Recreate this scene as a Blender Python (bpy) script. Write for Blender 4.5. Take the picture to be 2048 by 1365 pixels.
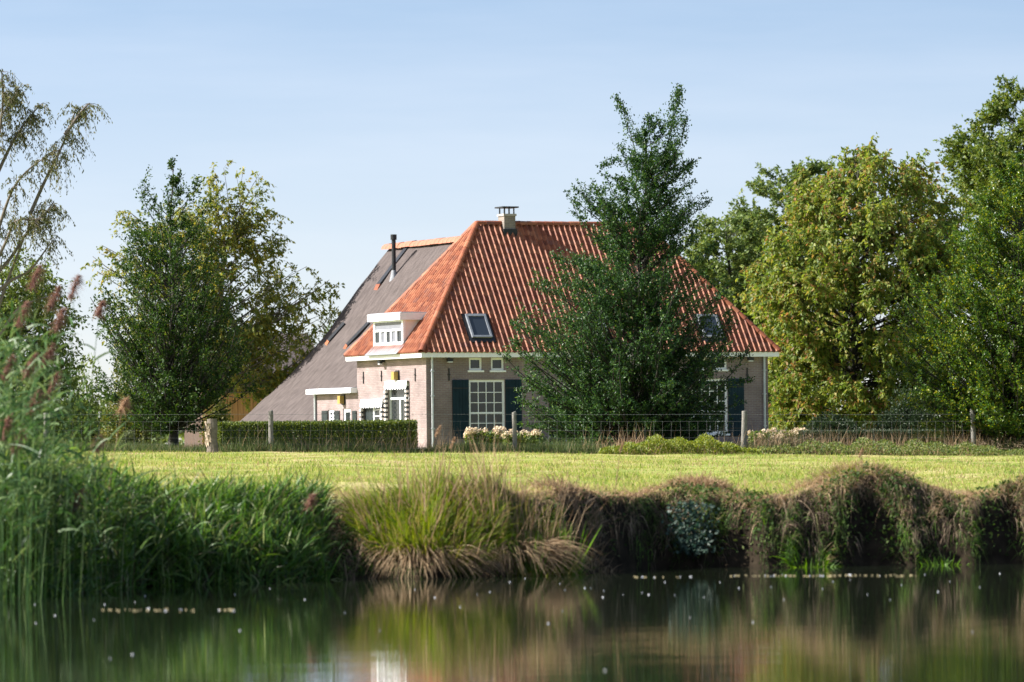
import bpy, math, random
import numpy as np
from mathutils import Vector, Matrix

SC = bpy.context.scene
for _o in list(bpy.data.objects):
    bpy.data.objects.remove(_o)
rng = np.random.default_rng(11)
random.seed(11)
R = math.radians

# ------------------------------------------------------------------ camera
HC = 1.97                      # eye height over the pond, metres
FPX = 10240.0                  # focal length in pixels of a 2048 px wide picture
YH = 895.0
ROLL = -0.0101
cam = bpy.data.cameras.new('camera')
cam.lens = 180.0
cam.sensor_width = 36.0
cam.shift_y = (YH - 682.5) / 2048.0
cam.clip_start = 0.5
cam.clip_end = 9000
cam.dof.use_dof = True
cam.dof.focus_distance = 150.0
cam.dof.aperture_fstop = 2.8
cam_o = bpy.data.objects.new('camera', cam)
SC.collection.objects.link(cam_o)
cam_o.location = (0, 0, HC)
cam_o.rotation_euler = (Matrix.Rotation(R(90), 4, 'X') @ Matrix.Rotation(ROLL, 4, 'Z')).to_euler()
SC.camera = cam_o

# ------------------------------------------------------------------ sky and sun
SUN_EL = R(38)
SUN_H = Vector((-0.9990, -0.045)).normalized()
world = bpy.data.worlds.new('World')
SC.world = world
world.use_nodes = True
wn, wl = world.node_tree.nodes, world.node_tree.links
bg = wn['Background']
sky = wn.new('ShaderNodeTexSky')
sky.sky_type = 'NISHITA'
sky.sun_disc = False
sky.sun_elevation = SUN_EL
sky.sun_rotation = math.atan2(SUN_H.x, SUN_H.y)
sky.air_density = 1.0
sky.dust_density = 2.5
sky.ozone_density = 1.0
tc = wn.new('ShaderNodeTexCoord')
# the clear blue comes down closer to the horizon than in a standard atmosphere
mp = wn.new('ShaderNodeVectorMath'); mp.operation = 'MULTIPLY_ADD'
mp.inputs[1].default_value = (1, 1, 3.0)
mp.inputs[2].default_value = (0, 0, 0.05)
nz = wn.new('ShaderNodeVectorMath'); nz.operation = 'NORMALIZE'
wl.new(tc.outputs['Generated'], mp.inputs[0])
wl.new(mp.outputs[0], nz.inputs[0])
wl.new(nz.outputs[0], sky.inputs[0])
# thin veils of cirrus
cm = wn.new('ShaderNodeMapping'); cm.inputs['Scale'].default_value = (9, 9, 75)
cm.inputs['Rotation'].default_value = (0, R(4), 0)
cn = wn.new('ShaderNodeTexNoise'); cn.inputs['Scale'].default_value = 1.0
cn.inputs['Detail'].default_value = 6; cn.inputs['Roughness'].default_value = 0.55
cr = wn.new('ShaderNodeMapRange')
cr.inputs['From Min'].default_value = 0.42; cr.inputs['From Max'].default_value = 0.75
cr.inputs['To Min'].default_value = 0.0; cr.inputs['To Max'].default_value = 0.08
cx = wn.new('ShaderNodeMixRGB'); cx.inputs[2].default_value = (6.0, 5.9, 6.3, 1)
wl.new(tc.outputs['Generated'], cm.inputs[0]); wl.new(cm.outputs[0], cn.inputs['Vector'])
wl.new(cn.outputs['Fac'], cr.inputs[0]); wl.new(cr.outputs[0], cx.inputs[0])
wl.new(sky.outputs[0], cx.inputs[1])
wb = wn.new('ShaderNodeMixRGB'); wb.blend_type = 'MULTIPLY'; wb.inputs[0].default_value = 1
wb.inputs[2].default_value = (1.02, 0.985, 0.92, 1)          # the camera's white balance
# summer haze paling towards the horizon
hs_ = wn.new('ShaderNodeSeparateXYZ'); wl.new(tc.outputs['Generated'], hs_.inputs[0])
hr = wn.new('ShaderNodeMapRange'); hr.inputs['From Min'].default_value = 0.088; hr.inputs['From Max'].default_value = 0.0
hr.inputs['To Min'].default_value = 0.0; hr.inputs['To Max'].default_value = 0.5
wl.new(hs_.outputs[2], hr.inputs[0])
hm_ = wn.new('ShaderNodeMixRGB'); hm_.inputs[2].default_value = (4.1, 3.85, 4.1, 1)
wl.new(hr.outputs[0], hm_.inputs[0]); wl.new(cx.outputs[0], hm_.inputs[1])
wl.new(hm_.outputs[0], wb.inputs[1])
wl.new(wb.outputs[0], bg.inputs[0])
bg.inputs[1].default_value = 0.09

sun = bpy.data.lights.new('sun', 'SUN')
sun.energy = 4.7
sun.angle = R(0.53)
sun.color = (1.0, 0.94, 0.86)
sun_o = bpy.data.objects.new('sun', sun)
SC.collection.objects.link(sun_o)
sdir = Vector((SUN_H.x * math.cos(SUN_EL), SUN_H.y * math.cos(SUN_EL), math.sin(SUN_EL)))
sun_o.rotation_euler = sdir.to_track_quat('Z', 'Y').to_euler()
sun_o.location = (-60, 60, 80)

SC.view_settings.view_transform = 'Standard'
SC.view_settings.look = 'None'
SC.view_settings.gamma = 1.0
SC.view_settings.use_curve_mapping = False
SC.view_settings.exposure = 1.5
SC.cycles.max_bounces = 6
SC.cycles.transparent_max_bounces = 6
SC.cycles.use_denoising = True

# ------------------------------------------------------------------ helpers
def unproj(px, py, D):
    """the point at distance D seen at a spot of the photograph"""
    c, s = math.cos(ROLL), math.sin(ROLL)
    dx, dy = px - 1024.0, py - YH
    x = c * dx + s * dy
    y = -s * dx + c * dy
    return np.array([x / FPX * D, D, HC - y / FPX * D])


class MB:
    """collects vertices and faces; build() links them as one mesh object"""
    def __init__(self):
        self.v = []; self.f = {3: [], 4: []}; self.mi = {3: [], 4: []}; self.n = 0; self.cur = 0

    def add(self, v, f):
        v = np.asarray(v, float).reshape(-1, 3)
        f = np.asarray(f, np.int64)
        self.v.append(v)
        k = f.shape[1]
        self.f[k].append(f + self.n)
        self.mi[k].append(np.full(len(f), self.cur, np.int32))
        self.n += len(v)

    def box(self, x0, x1, y0, y1, z0, z1):
        v = [(x0, y0, z0), (x1, y0, z0), (x1, y1, z0), (x0, y1, z0), (x0, y0, z1), (x1, y0, z1), (x1, y1, z1), (x0, y1, z1)]
        self.add(v, [(0, 3, 2, 1), (4, 5, 6, 7), (0, 1, 5, 4), (1, 2, 6, 5), (2, 3, 7, 6), (3, 0, 4, 7)])

    def mesh(self, name, mats, smooth=False):
        me = bpy.data.meshes.new(name)
        if not self.v:
            return me
        v = np.concatenate(self.v)
        nv = len(v)
        fs, idx, start, mi, cnt = [], [], [], [], 0
        for k in (3, 4):
            if self.f[k]:
                a = np.concatenate(self.f[k])
                idx.append(a.ravel())
                start.append(cnt + np.arange(len(a)) * k)
                cnt += a.size
                mi.append(np.concatenate(self.mi[k]))
        idx = np.concatenate(idx).astype(np.int32); start = np.concatenate(start).astype(np.int32)
        mi = np.concatenate(mi)
        me.vertices.add(nv); me.vertices.foreach_set('co', v.astype(np.float32).ravel())
        me.loops.add(len(idx)); me.loops.foreach_set('vertex_index', idx)
        me.polygons.add(len(start)); me.polygons.foreach_set('loop_start', start)
        if not isinstance(mats, (list, tuple)):
            mats = [mats]
        for m in mats:
            me.materials.append(m)
        me.polygons.foreach_set('material_index', mi)
        me.polygons.foreach_set('use_smooth', np.full(len(start), bool(smooth)))
        me.update(calc_edges=True)
        return me

    def build(self, name, mats, parent=None, smooth=False):
        return link(name, self.mesh(name, mats, smooth), parent)


def link(name, data, parent=None):
    o = bpy.data.objects.new(name, data)
    SC.collection.objects.link(o)
    if parent is not None:
        o.parent = parent
    return o


def tag(o, label=None, cat=None, group=None, kind=None):
    if label: o['label'] = label
    if cat: o['category'] = cat
    if group: o['group'] = group
    if kind: o['kind'] = kind
    return o


def empty(name, loc, rz=0.0, label=None, cat=None, group=None):
    o = link(name, None)
    o.location = loc
    o.rotation_euler = (0, 0, rz)
    return tag(o, label, cat, group)


def unit(a):
    return a / np.maximum(np.linalg.norm(a, axis=-1, keepdims=True), 1e-9)


def tubes(mb, pts, rad, sides=5):
    """pts (N,K,3), rad (N,K): N open tubes"""
    N, K, _ = pts.shape
    t = np.gradient(pts, axis=1)
    t = unit(t)
    ref = np.zeros_like(t); ref[..., 0] = 1
    bad = np.abs(t[..., 0]) > 0.9
    ref[bad] = (0, 1, 0)
    a = unit(np.cross(t, ref)); b = np.cross(t, a)
    ang = np.arange(sides) / sides * 2 * np.pi
    ring = a[:, :, None, :] * np.cos(ang)[None, None, :, None] + b[:, :, None, :] * np.sin(ang)[None, None, :, None]
    v = pts[:, :, None, :] + ring * rad[:, :, None, None]
    n, k, s = np.meshgrid(np.arange(N), np.arange(K - 1), np.arange(sides), indexing='ij')
    s2 = (s + 1) % sides
    base = n * K * sides
    f = np.stack([base + k * sides + s, base + k * sides + s2, base + (k + 1) * sides + s2, base + (k + 1) * sides + s], -1).reshape(-1, 4)
    mb.add(v.reshape(-1, 3), f)


def tube1(mb, pts, rad, sides=8, cap=True):
    pts = np.asarray(pts, float)[None]
    r = np.full(pts.shape[1], rad, float) if np.isscalar(rad) else np.asarray(rad, float)
    n0 = mb.n
    tubes(mb, pts, r[None], sides)
    if cap:
        K = pts.shape[1]
        for k in (0, K - 1):
            ring = [n0 + k * sides + s for s in range(sides)]
            c = mb.n
            mb.add([pts[0, k]], np.zeros((0, 3), int))
            mb.f[3].append(np.array([(c, ring[s], ring[(s + 1) % sides]) for s in range(sides)]))
            mb.mi[3].append(np.full(sides, mb.cur, np.int32))


def leaves(mb, p, d, n, L, W):
    """diamond leaves: base p, direction d, normal n"""
    d = unit(d)
    s = unit(np.cross(d, n))
    n2 = np.cross(s, d)
    L = L[:, None]; W = W[:, None]
    v = np.stack([p, p + d * L * 0.45 + s * W * 0.5 + n2 * W * 0.12, p + d * L, p + d * L * 0.45 - s * W * 0.5 + n2 * W * 0.12], 1)
    N = len(p)
    f = np.arange(N * 4).reshape(N, 4)
    mb.add(v.reshape(-1, 3), f)


def ribbons(mb, base, d0, L, W, droop, segs=3, taper=0.1):
    """grass blades: base, start direction, length, width, gravity bend"""
    N = len(base)
    t = np.linspace(0, 1, segs + 1)
    d0 = unit(d0)
    P = base[:, None, :] + d0[:, None, :] * (L[:, None] * t)[..., None]
    P[..., 2] -= (droop * L)[:, None] * t ** 2
    a = rng.uniform(0, 2 * np.pi, N)
    side = np.stack([np.cos(a), np.sin(a), np.zeros(N)], 1)
    side = unit(side - d0 * (side * d0).sum(1, keepdims=True))
    w = np.where(t < 0.35, 1.0, 1 - (t - 0.35) / 0.65 * (1 - taper))
    o = side[:, None, :] * (W[:, None] * w * 0.5)[..., None]
    V = np.stack([P - o, P + o], 2)
    n, k = np.meshgrid(np.arange(N), np.arange(segs), indexing='ij')
    b = n * (segs + 1) * 2 + k * 2
    f = np.stack([b, b + 1, b + 3, b + 2], -1).reshape(-1, 4)
    mb.add(V.reshape(-1, 3), f)


# ------------------------------------------------------------------ materials
def newmat(name):
    m = bpy.data.materials.new(name)
    m.use_nodes = True
    return m, m.node_tree.nodes, m.node_tree.links, m.node_tree.nodes['Principled BSDF']


def ramp(nodes, stops):
    r = nodes.new('ShaderNodeValToRGB')
    e = r.color_ramp.elements
    while len(e) > 1:
        e.remove(e[0])
    for i, (p, c) in enumerate(stops):
        x = e[0] if i == 0 else e.new(p)
        x.position = p
        x.color = (*c, 1)
    return r


def plain(name, col, rough=0.6, var=0.12, scale=6.0, bump=0.0, bscale=30.0, spec=0.3, metal=0.0, stretch=(1, 1, 1)):
    m, n, l, b = newmat(name)
    t = n.new('ShaderNodeTexCoord')
    mpn = n.new('ShaderNodeMapping'); mpn.inputs['Scale'].default_value = stretch
    l.new(t.outputs['Object'], mpn.inputs[0])
    nt = n.new('ShaderNodeTexNoise'); nt.inputs['Scale'].default_value = scale; nt.inputs['Detail'].default_value = 6
    l.new(mpn.outputs[0], nt.inputs['Vector'])
    c = np.array(col)
    r = ramp(n, [(0.3, tuple(c * (1 - var))), (0.7, tuple(np.minimum(c * (1 + var), 0.95)))])
    l.new(nt.outputs['Fac'], r.inputs[0]); l.new(r.outputs[0], b.inputs['Base Color'])
    b.inputs['Roughness'].default_value = rough
    b.inputs['Specular IOR Level'].default_value = spec
    b.inputs['Metallic'].default_value = metal
    if bump > 0:
        n2 = n.new('ShaderNodeTexNoise'); n2.inputs['Scale'].default_value = bscale; n2.inputs['Detail'].default_value = 5
        l.new(mpn.outputs[0], n2.inputs['Vector'])
        bp = n.new('ShaderNodeBump'); bp.inputs['Strength'].default_value = bump; bp.inputs['Distance'].default_value = 0.02
        l.new(n2.outputs['Fac'], bp.inputs['Height']); l.new(bp.outputs[0], b.inputs['Normal'])
    return m


def leafmat(name, stops, trans=0.35, rough=0.55, patch=0.0, pscale=0.6, spec=0.35):
    """leaves: each leaf (mesh island) draws its own colour; light also passes through"""
    m, n, l, b = newmat(name)
    g = n.new('ShaderNodeNewGeometry')
    fac = g.outputs['Random Per Island']
    if patch > 0:
        t = n.new('ShaderNodeTexCoord')
        nt = n.new('ShaderNodeTexNoise'); nt.inputs['Scale'].default_value = pscale; nt.inputs['Detail'].default_value = 2
        l.new(t.outputs['Object'], nt.inputs['Vector'])
        ma = n.new('ShaderNodeMath'); ma.operation = 'MULTIPLY_ADD'; ma.inputs[1].default_value = patch * 2
        mb_ = n.new('ShaderNodeMath'); mb_.operation = 'SUBTRACT'; mb_.inputs[1].default_value = 0.5
        l.new(nt.outputs['Fac'], mb_.inputs[0]); l.new(mb_.outputs[0], ma.inputs[0]); l.new(fac, ma.inputs[2])
        fac = ma.outputs[0]
    r = ramp(n, stops)
    l.new(fac, r.inputs[0])
    l.new(r.outputs[0], b.inputs['Base Color'])
    b.inputs['Roughness'].default_value = rough
    b.inputs['Specular IOR Level'].default_value = spec
    if trans > 0:
        tr = n.new('ShaderNodeBsdfTranslucent')
        hs = n.new('ShaderNodeHueSaturation'); hs.inputs['Saturation'].default_value = 1.15; hs.inputs['Value'].default_value = 1.35
        hs.inputs['Hue'].default_value = 0.485
        l.new(r.outputs[0], hs.inputs['Color']); l.new(hs.outputs[0], tr.inputs[0])
        mx = n.new('ShaderNodeMixShader'); mx.inputs[0].default_value = trans
        l.new(b.outputs[0], mx.inputs[1]); l.new(tr.outputs[0], mx.inputs[2])
        l.new(mx.outputs[0], n['Material Output'].inputs[0])
    return m


def brickmat(name, axis, c1, c2, mortar):
    m, n, l, b = newmat(name)
    t = n.new('ShaderNodeTexCoord')
    sx = n.new('ShaderNodeSeparateXYZ'); cxn = n.new('ShaderNodeCombineXYZ')
    l.new(t.outputs['Object'], sx.inputs[0])
    l.new(sx.outputs[axis], cxn.inputs[0]); l.new(sx.outputs[2], cxn.inputs[1])
    br = n.new('ShaderNodeTexBrick')
    br.inputs['Scale'].default_value = 1.0
    br.inputs['Brick Width'].default_value = 0.225
    br.inputs['Row Height'].default_value = 0.066
    br.inputs['Mortar Size'].default_value = 0.011
    br.inputs['Color1'].default_value = (*c1, 1); br.inputs['Color2'].default_value = (*c2, 1)
    br.inputs['Mortar'].default_value = (*mortar, 1)
    l.new(cxn.outputs[0], br.inputs['Vector'])
    nt = n.new('ShaderNodeTexNoise'); nt.inputs['Scale'].default_value = 1.1; nt.inputs['Detail'].default_value = 7
    l.new(t.outputs['Object'], nt.inputs['Vector'])
    mr = n.new('ShaderNodeMapRange'); mr.inputs['From Min'].default_value = 0.3; mr.inputs['From Max'].default_value = 0.7
    mr.inputs['To Min'].default_value = 0.8; mr.inputs['To Max'].default_value = 1.2
    l.new(nt.outputs['Fac'], mr.inputs[0])
    mx = n.new('ShaderNodeMixRGB'); mx.blend_type = 'MULTIPLY'; mx.inputs[0].default_value = 1
    l.new(br.outputs['Color'], mx.inputs[1]); l.new(mr.outputs[0], mx.inputs[2])
    l.new(mx.outputs[0], b.inputs['Base Color'])
    bp = n.new('ShaderNodeBump'); bp.inputs['Strength'].default_value = 0.7; bp.inputs['Distance'].default_value = 0.012
    bp.invert = True
    l.new(br.outputs['Fac'], bp.inputs['Height']); l.new(bp.outputs[0], b.inputs['Normal'])
    b.inputs['Roughness'].default_value = 0.9
    b.inputs['Specular IOR Level'].default_value = 0.15
    return m


def tilemat(name):
    m, n, l, b = newmat(name)
    g = n.new('ShaderNodeNewGeometry'); oi = n.new('ShaderNodeObjectInfo')
    ad = n.new('ShaderNodeMath'); ad.operation = 'ADD'
    fr = n.new('ShaderNodeMath'); fr.operation = 'FRACT'
    l.new(g.outputs['Random Per Island'], ad.inputs[0]); l.new(oi.outputs['Random'], ad.inputs[1])
    l.new(ad.outputs[0], fr.inputs[0])
    r = ramp(n, [(0.0, (0.19, 0.056, 0.029)), (0.3, (0.25, 0.078, 0.037)), (0.6, (0.29, 0.098, 0.047)), (0.88, (0.36, 0.145, 0.075)), (1.0, (0.20, 0.075, 0.050))])
    l.new(fr.outputs[0], r.inputs[0])
    nt = n.new('ShaderNodeTexNoise'); nt.inputs['Scale'].default_value = 3.5; nt.inputs['Detail'].default_value = 8
    nt.inputs['Roughness'].default_value = 0.65
    l.new(g.outputs['Position'], nt.inputs['Vector'])
    r2 = ramp(n, [(0.33, (0.45, 0.45, 0.46)), (0.52, (1, 1, 1))])
    l.new(nt.outputs['Fac'], r2.inputs[0])
    mx = n.new('ShaderNodeMixRGB'); mx.blend_type = 'MULTIPLY'; mx.inputs[0].default_value = 0.55
    l.new(r.outputs[0], mx.inputs[1]); l.new(r2.outputs[0], mx.inputs[2])
    l.new(mx.outputs[0], b.inputs['Base Color'])
    b.inputs['Roughness'].default_value = 0.62
    b.inputs['Specular IOR Level'].default_value = 0.3
    return m


M = {}
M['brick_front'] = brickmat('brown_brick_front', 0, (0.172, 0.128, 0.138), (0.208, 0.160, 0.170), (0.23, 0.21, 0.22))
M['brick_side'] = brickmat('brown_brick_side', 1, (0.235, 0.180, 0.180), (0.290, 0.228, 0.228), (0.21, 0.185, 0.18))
M['brick_chim'] = brickmat('pale_chimney_brick', 0, (0.22, 0.195, 0.170), (0.26, 0.23, 0.20), (0.29, 0.265, 0.24))
M['tile'] = tilemat('red_pantile')
M['white'] = plain('white_paint', (0.74, 0.77, 0.82), 0.45, 0.04)
M['cream'] = plain('cream_paint', (0.70, 0.64, 0.63), 0.5, 0.05)
M['navy'] = plain('dark_blue_paint', (0.008, 0.023, 0.036), 0.6, 0.2, 3, spec=.12)
M['darkgreen'] = plain('dark_green_paint', (0.018, 0.026, 0.028), 0.5, 0.2, 3)
M['lead'] = plain('grey_lead', (0.22, 0.24, 0.27), 0.5, 0.2, 8)
M['black'] = plain('black_metal', (0.018, 0.02, 0.024), 0.45, 0.2)
M['zinc'] = plain('zinc_pipe', (0.42, 0.46, 0.50), 0.4, 0.12, 5, metal=0.5)
M['yellow'] = plain('yellow_lamp_glass', (0.34, 0.24, 0.07), 0.4, 0.1)
M['stone'] = plain('stone_sill', (0.35, 0.33, 0.30), 0.8, 0.15)
M['thatch'] = plain('grey_thatch', (0.088, 0.075, 0.073), 0.95, 0.24, 3.2, bump=1.0, bscale=9, spec=0.1, stretch=(0.7, 1.6, 0.7))
M['ridgeclay'] = plain('salmon_ridge_tile', (0.34, 0.14, 0.09), 0.7, 0.12, 4)
M['oldwood'] = plain('grey_post_wood', (0.19, 0.185, 0.165), 0.9, 0.3, 12, bump=0.8, bscale=30, stretch=(4, 4, 0.5))
M['barnwood'] = plain('barn_board', (0.36, 0.19, 0.09), 0.85, 0.25, 5, stretch=(3, 3, 0.4))
M['wire'] = plain('galvanised_wire', (0.26, 0.27, 0.27), 0.5, 0.1, metal=0.3)
M['bark'] = plain('grey_bark', (0.042, 0.040, 0.034), 0.95, 0.3, 9, bump=0.8, bscale=25, stretch=(2, 2, 0.6))
M['palebark'] = plain('pale_bark', (0.15, 0.13, 0.11), 0.95, 0.3, 9, bump=0.6, bscale=25)
M['peelbark'] = plain('peeling_bark', (0.34, 0.28, 0.22), 0.95, 0.45, 7, bump=1.0, bscale=12)


def glassmat(name, col):
    m, n, l, b = newmat(name)
    b.inputs['Base Color'].default_value = (*col, 1)
    b.inputs['Roughness'].default_value = 0.06
    b.inputs['Specular IOR Level'].default_value = 0.5
    t = n.new('ShaderNodeTexCoord'); nt = n.new('ShaderNodeTexNoise'); nt.inputs['Scale'].default_value = 2.5
    l.new(t.outputs['Object'], nt.inputs['Vector'])
    bp = n.new('ShaderNodeBump'); bp.inputs['Strength'].default_value = 0.03; bp.inputs['Distance'].default_value = 0.02
    l.new(nt.outputs['Fac'], bp.inputs['Height']); l.new(bp.outputs[0], b.inputs['Normal'])
    return m


M['glass'] = glassmat('window_glass', (0.022, 0.026, 0.028))
M['skyglass'] = glassmat('roof_window_glass', (0.03, 0.04, 0.055))
M['blind'] = plain('grey_roller_blind', (0.16, 0.17, 0.20), 0.6, 0.05)
M['curtain'] = plain('pale_curtain', (0.35, 0.35, 0.33), 0.8, 0.1)

# ------------------------------------------------------------------ ground
_wx = np.array([-400, -60, -25, -12, -6.96, -5.33, -2.9, -.94, .58, 1.6, 2.24, 4.6, 7.1, 8.3, 20, 60, 400.])
_wy = np.array([58, 60, 63, 66, 69.6, 74.6, 77.2, 77.7, 78.6, 81.2, 82.6, 82.2, 82.8, 82.8, 84, 86, 88.])


def water_edge(x):
    return np.interp(x, _wx, _wy) + 0.14 * np.sin(x * 2.3 + 1) + 0.09 * np.sin(x * 5.7) + 0.05 * np.sin(x * 13.1 + 2)


MOUNDS = [(3.05, 84.1, 0.75, 0.34), (5.75, 84.0, 1.05, 0.44), (8.6, 84.0, 0.8, 0.34), (-0.9, 78.9, 1.3, 0.16), (0.9, 80.6, 1.0, 0.12), (-2.2, 90, 1.6, 0.10)]


def ground_z(x, y):
    x = np.asarray(x, float); y = np.asarray(y, float)
    yw = water_edge(x)
    w = np.interp(x, [-8, -3, -1, 1, 2.2, 9], [2.6, 2.0, 1.5, 1.4, 0.75, 0.75]) + 0.12 * np.sin(x * 3.1) + 0.07 * np.sin(x * 7.7 + 1)
    ze = 1.15 + 0.05 * np.sin(x * 1.3 + 0.5) - 0.012 * np.clip(x, -10, 12)
    t = np.clip((y - yw) / w, 0, 1)
    bank = ze * (1 - (1 - t) ** 1.7)
    pond = np.clip(-0.12 - 0.25 * (yw - y), -1.3, 0)
    near = np.clip((9 - y) / 8, 0, 1)          # the bank the camera stands on
    pond = pond * (1 - near) + 0.35 * near
    zf = 1.80 - 0.017 * np.clip(x, -18, 22)
    t2 = np.clip((y - yw - w) / np.maximum(150 - yw - w, 1), 0, 1)
    field = ze + (zf - ze) * t2
    t3 = np.clip((y - 152) / 25, 0, 1)
    field = field * (1 - t3) + 1.86 * t3
    far = np.clip(np.abs(x) / 60, 0, 1)
    field += 0.022 * np.sin(x * 0.9 + y * 0.31) * np.sin(y * 0.23) + 0.012 * np.sin(x * 2.7 - y * 0.8)
    for mx_, my_, mr_, mh_ in MOUNDS:
        field = field + mh_ * np.exp(-(((x - mx_) / mr_) ** 2 + ((y - my_) / mr_) ** 2)) * (t > 0.98)
        bank = bank + mh_ * np.exp(-(((x - mx_) / mr_) ** 2 + ((y - my_) / mr_) ** 2)) * np.clip((t - 0.5) * 2, 0, 1) * (t <= 0.98)
    z = np.where(y < yw, pond, np.where(t < 0.98, bank, field))
    return z


def build_ground():
    gx = np.unique(np.concatenate([np.linspace(-12, 12, 241), np.linspace(-40, 40, 81), [-5000, -2500, -1000, -500, -300, -200, -120, -80, -60, 60, 80, 120, 200, 300, 500, 1000, 2500, 5000]]))
    gy = np.unique(np.concatenate([[-5000, -1000, -300, -100, -50, -20, -5, 0], np.linspace(1, 64, 40), np.linspace(64, 90, 200), np.linspace(90, 220, 131), [240, 280, 350, 450, 600, 900, 1500, 2500, 4000, 6500]]))
    X, Y = np.meshgrid(gx, gy)
    Z = ground_z(X, Y)
    nx, ny = len(gx), len(gy)
    i, j = np.meshgrid(np.arange(nx - 1), np.arange(ny - 1))
    a = j * nx + i
    f = np.stack([a, a + 1, a + nx + 1, a + nx], -1).reshape(-1, 4)
    mb = MB()
    mb.add(np.stack([X, Y, Z], -1).reshape(-1, 3), f)
    m, n, l, b = newmat('meadow_soil')
    g = n.new('ShaderNodeNewGeometry')
    sx = n.new('ShaderNodeSeparateXYZ'); l.new(g.outputs['Position'], sx.inputs[0])
    n1 = n.new('ShaderNodeTexNoise'); n1.inputs['Scale'].default_value = 0.35; n1.inputs['Detail'].default_value = 8
    l.new(g.outputs['Position'], n1.inputs['Vector'])
    r1 = ramp(n, [(0.34, (0.15, 0.21, 0.05)), (0.5, (0.27, 0.29, 0.085)), (0.66, (0.38, 0.32, 0.17))])
    l.new(n1.outputs['Fac'], r1.inputs[0])
    n2 = n.new('ShaderNodeTexNoise'); n2.inputs['Scale'].default_value = 5; n2.inputs['Detail'].default_value = 6
    l.new(g.outputs['Position'], n2.inputs['Vector'])
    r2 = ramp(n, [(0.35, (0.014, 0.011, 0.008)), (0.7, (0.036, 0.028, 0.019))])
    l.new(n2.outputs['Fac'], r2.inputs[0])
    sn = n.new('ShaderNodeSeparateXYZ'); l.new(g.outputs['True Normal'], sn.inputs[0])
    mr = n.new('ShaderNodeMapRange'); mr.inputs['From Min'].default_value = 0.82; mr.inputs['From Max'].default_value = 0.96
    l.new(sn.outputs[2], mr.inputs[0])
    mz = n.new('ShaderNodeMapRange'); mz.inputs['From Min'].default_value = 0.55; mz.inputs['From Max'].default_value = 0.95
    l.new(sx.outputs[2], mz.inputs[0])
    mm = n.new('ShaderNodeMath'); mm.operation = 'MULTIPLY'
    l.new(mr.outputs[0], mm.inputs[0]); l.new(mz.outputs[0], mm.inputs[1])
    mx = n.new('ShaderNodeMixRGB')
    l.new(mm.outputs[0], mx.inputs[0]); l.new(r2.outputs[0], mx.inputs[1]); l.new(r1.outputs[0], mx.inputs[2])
    l.new(mx.outputs[0], b.inputs['Base Color'])
    b.inputs['Roughness'].default_value = 1.0
    b.inputs['Specular IOR Level'].default_value = 0.05
    bp = n.new('ShaderNodeBump'); bp.inputs['Strength'].default_value = 0.9; bp.inputs['Distance'].default_value = 0.05
    l.new(n2.outputs['Fac'], bp.inputs['Height']); l.new(bp.outputs[0], b.inputs['Normal'])
    o = mb.build('ground', m, smooth=True)
    tag(o, 'green meadow behind a steep earth bank', kind='structure')


build_ground()


def build_water():
    mb = MB()
    mb.add([(-380, 2, 0), (380, 2, 0), (380, 90, 0), (-380, 90, 0)], [(0, 1, 2, 3)])
    m, n, l, b = newmat('pond_water')
    b.inputs['Base Color'].default_value = (0.012, 0.017, 0.009, 1)
    b.inputs['Roughness'].default_value = 0.02
    b.inputs['IOR'].default_value = 1.333
    b.inputs['Specular IOR Level'].default_value = 0.5
    g = n.new('ShaderNodeNewGeometry')
    mpn = n.new('ShaderNodeMapping'); mpn.inputs['Scale'].default_value = (0.12, 1.0, 1)
    l.new(g.outputs['Position'], mpn.inputs[0])
    nt = n.new('ShaderNodeTexNoise'); nt.inputs['Scale'].default_value = 2.2; nt.inputs['Detail'].default_value = 4
    l.new(mpn.outputs[0], nt.inputs['Vector'])
    bp = n.new('ShaderNodeBump'); bp.inputs['Strength'].default_value = 0.26; bp.inputs['Distance'].default_value = 0.010
    l.new(nt.outputs['Fac'], bp.inputs['Height']); l.new(bp.outputs[0], b.inputs['Normal'])
    o = mb.build('water', m)
    tag(o, 'still dark pond water mirroring the far bank', kind='structure')


build_water()

# ------------------------------------------------------------------ farmhouse
TH = R(23.94)
ZG = 1.86
P0 = np.array([-3.264, 186.7, ZG])
HW, HL, HA = 14.577, 7.274, 3.841
ZE = 3.50 + HC - ZG           # eaves above the yard
ZR = 8.354 + HC - ZG          # ridge above the yard
OV = 0.30
cU = np.array([math.cos(TH), math.sin(TH), 0.0])
cV = np.array([-math.sin(TH), math.cos(TH), 0.0])
CAM = np.array([0, 0, HC])


def hloc(p):
    q = np.asarray(p) - P0
    return np.array([q @ cU, q @ cV, q[2]])


CAML = hloc(CAM)


def hray(px, py):
    return hloc(unproj(px, py, 186.7)) - CAML


def hit(px, py, n, d):
    """where the sight line meets the plane n.x = d (house coordinates)"""
    r = hray(px, py)
    n = np.asarray(n, float)
    t = (d - n @ CAML) / (n @ r)
    return CAML + r * t


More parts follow.
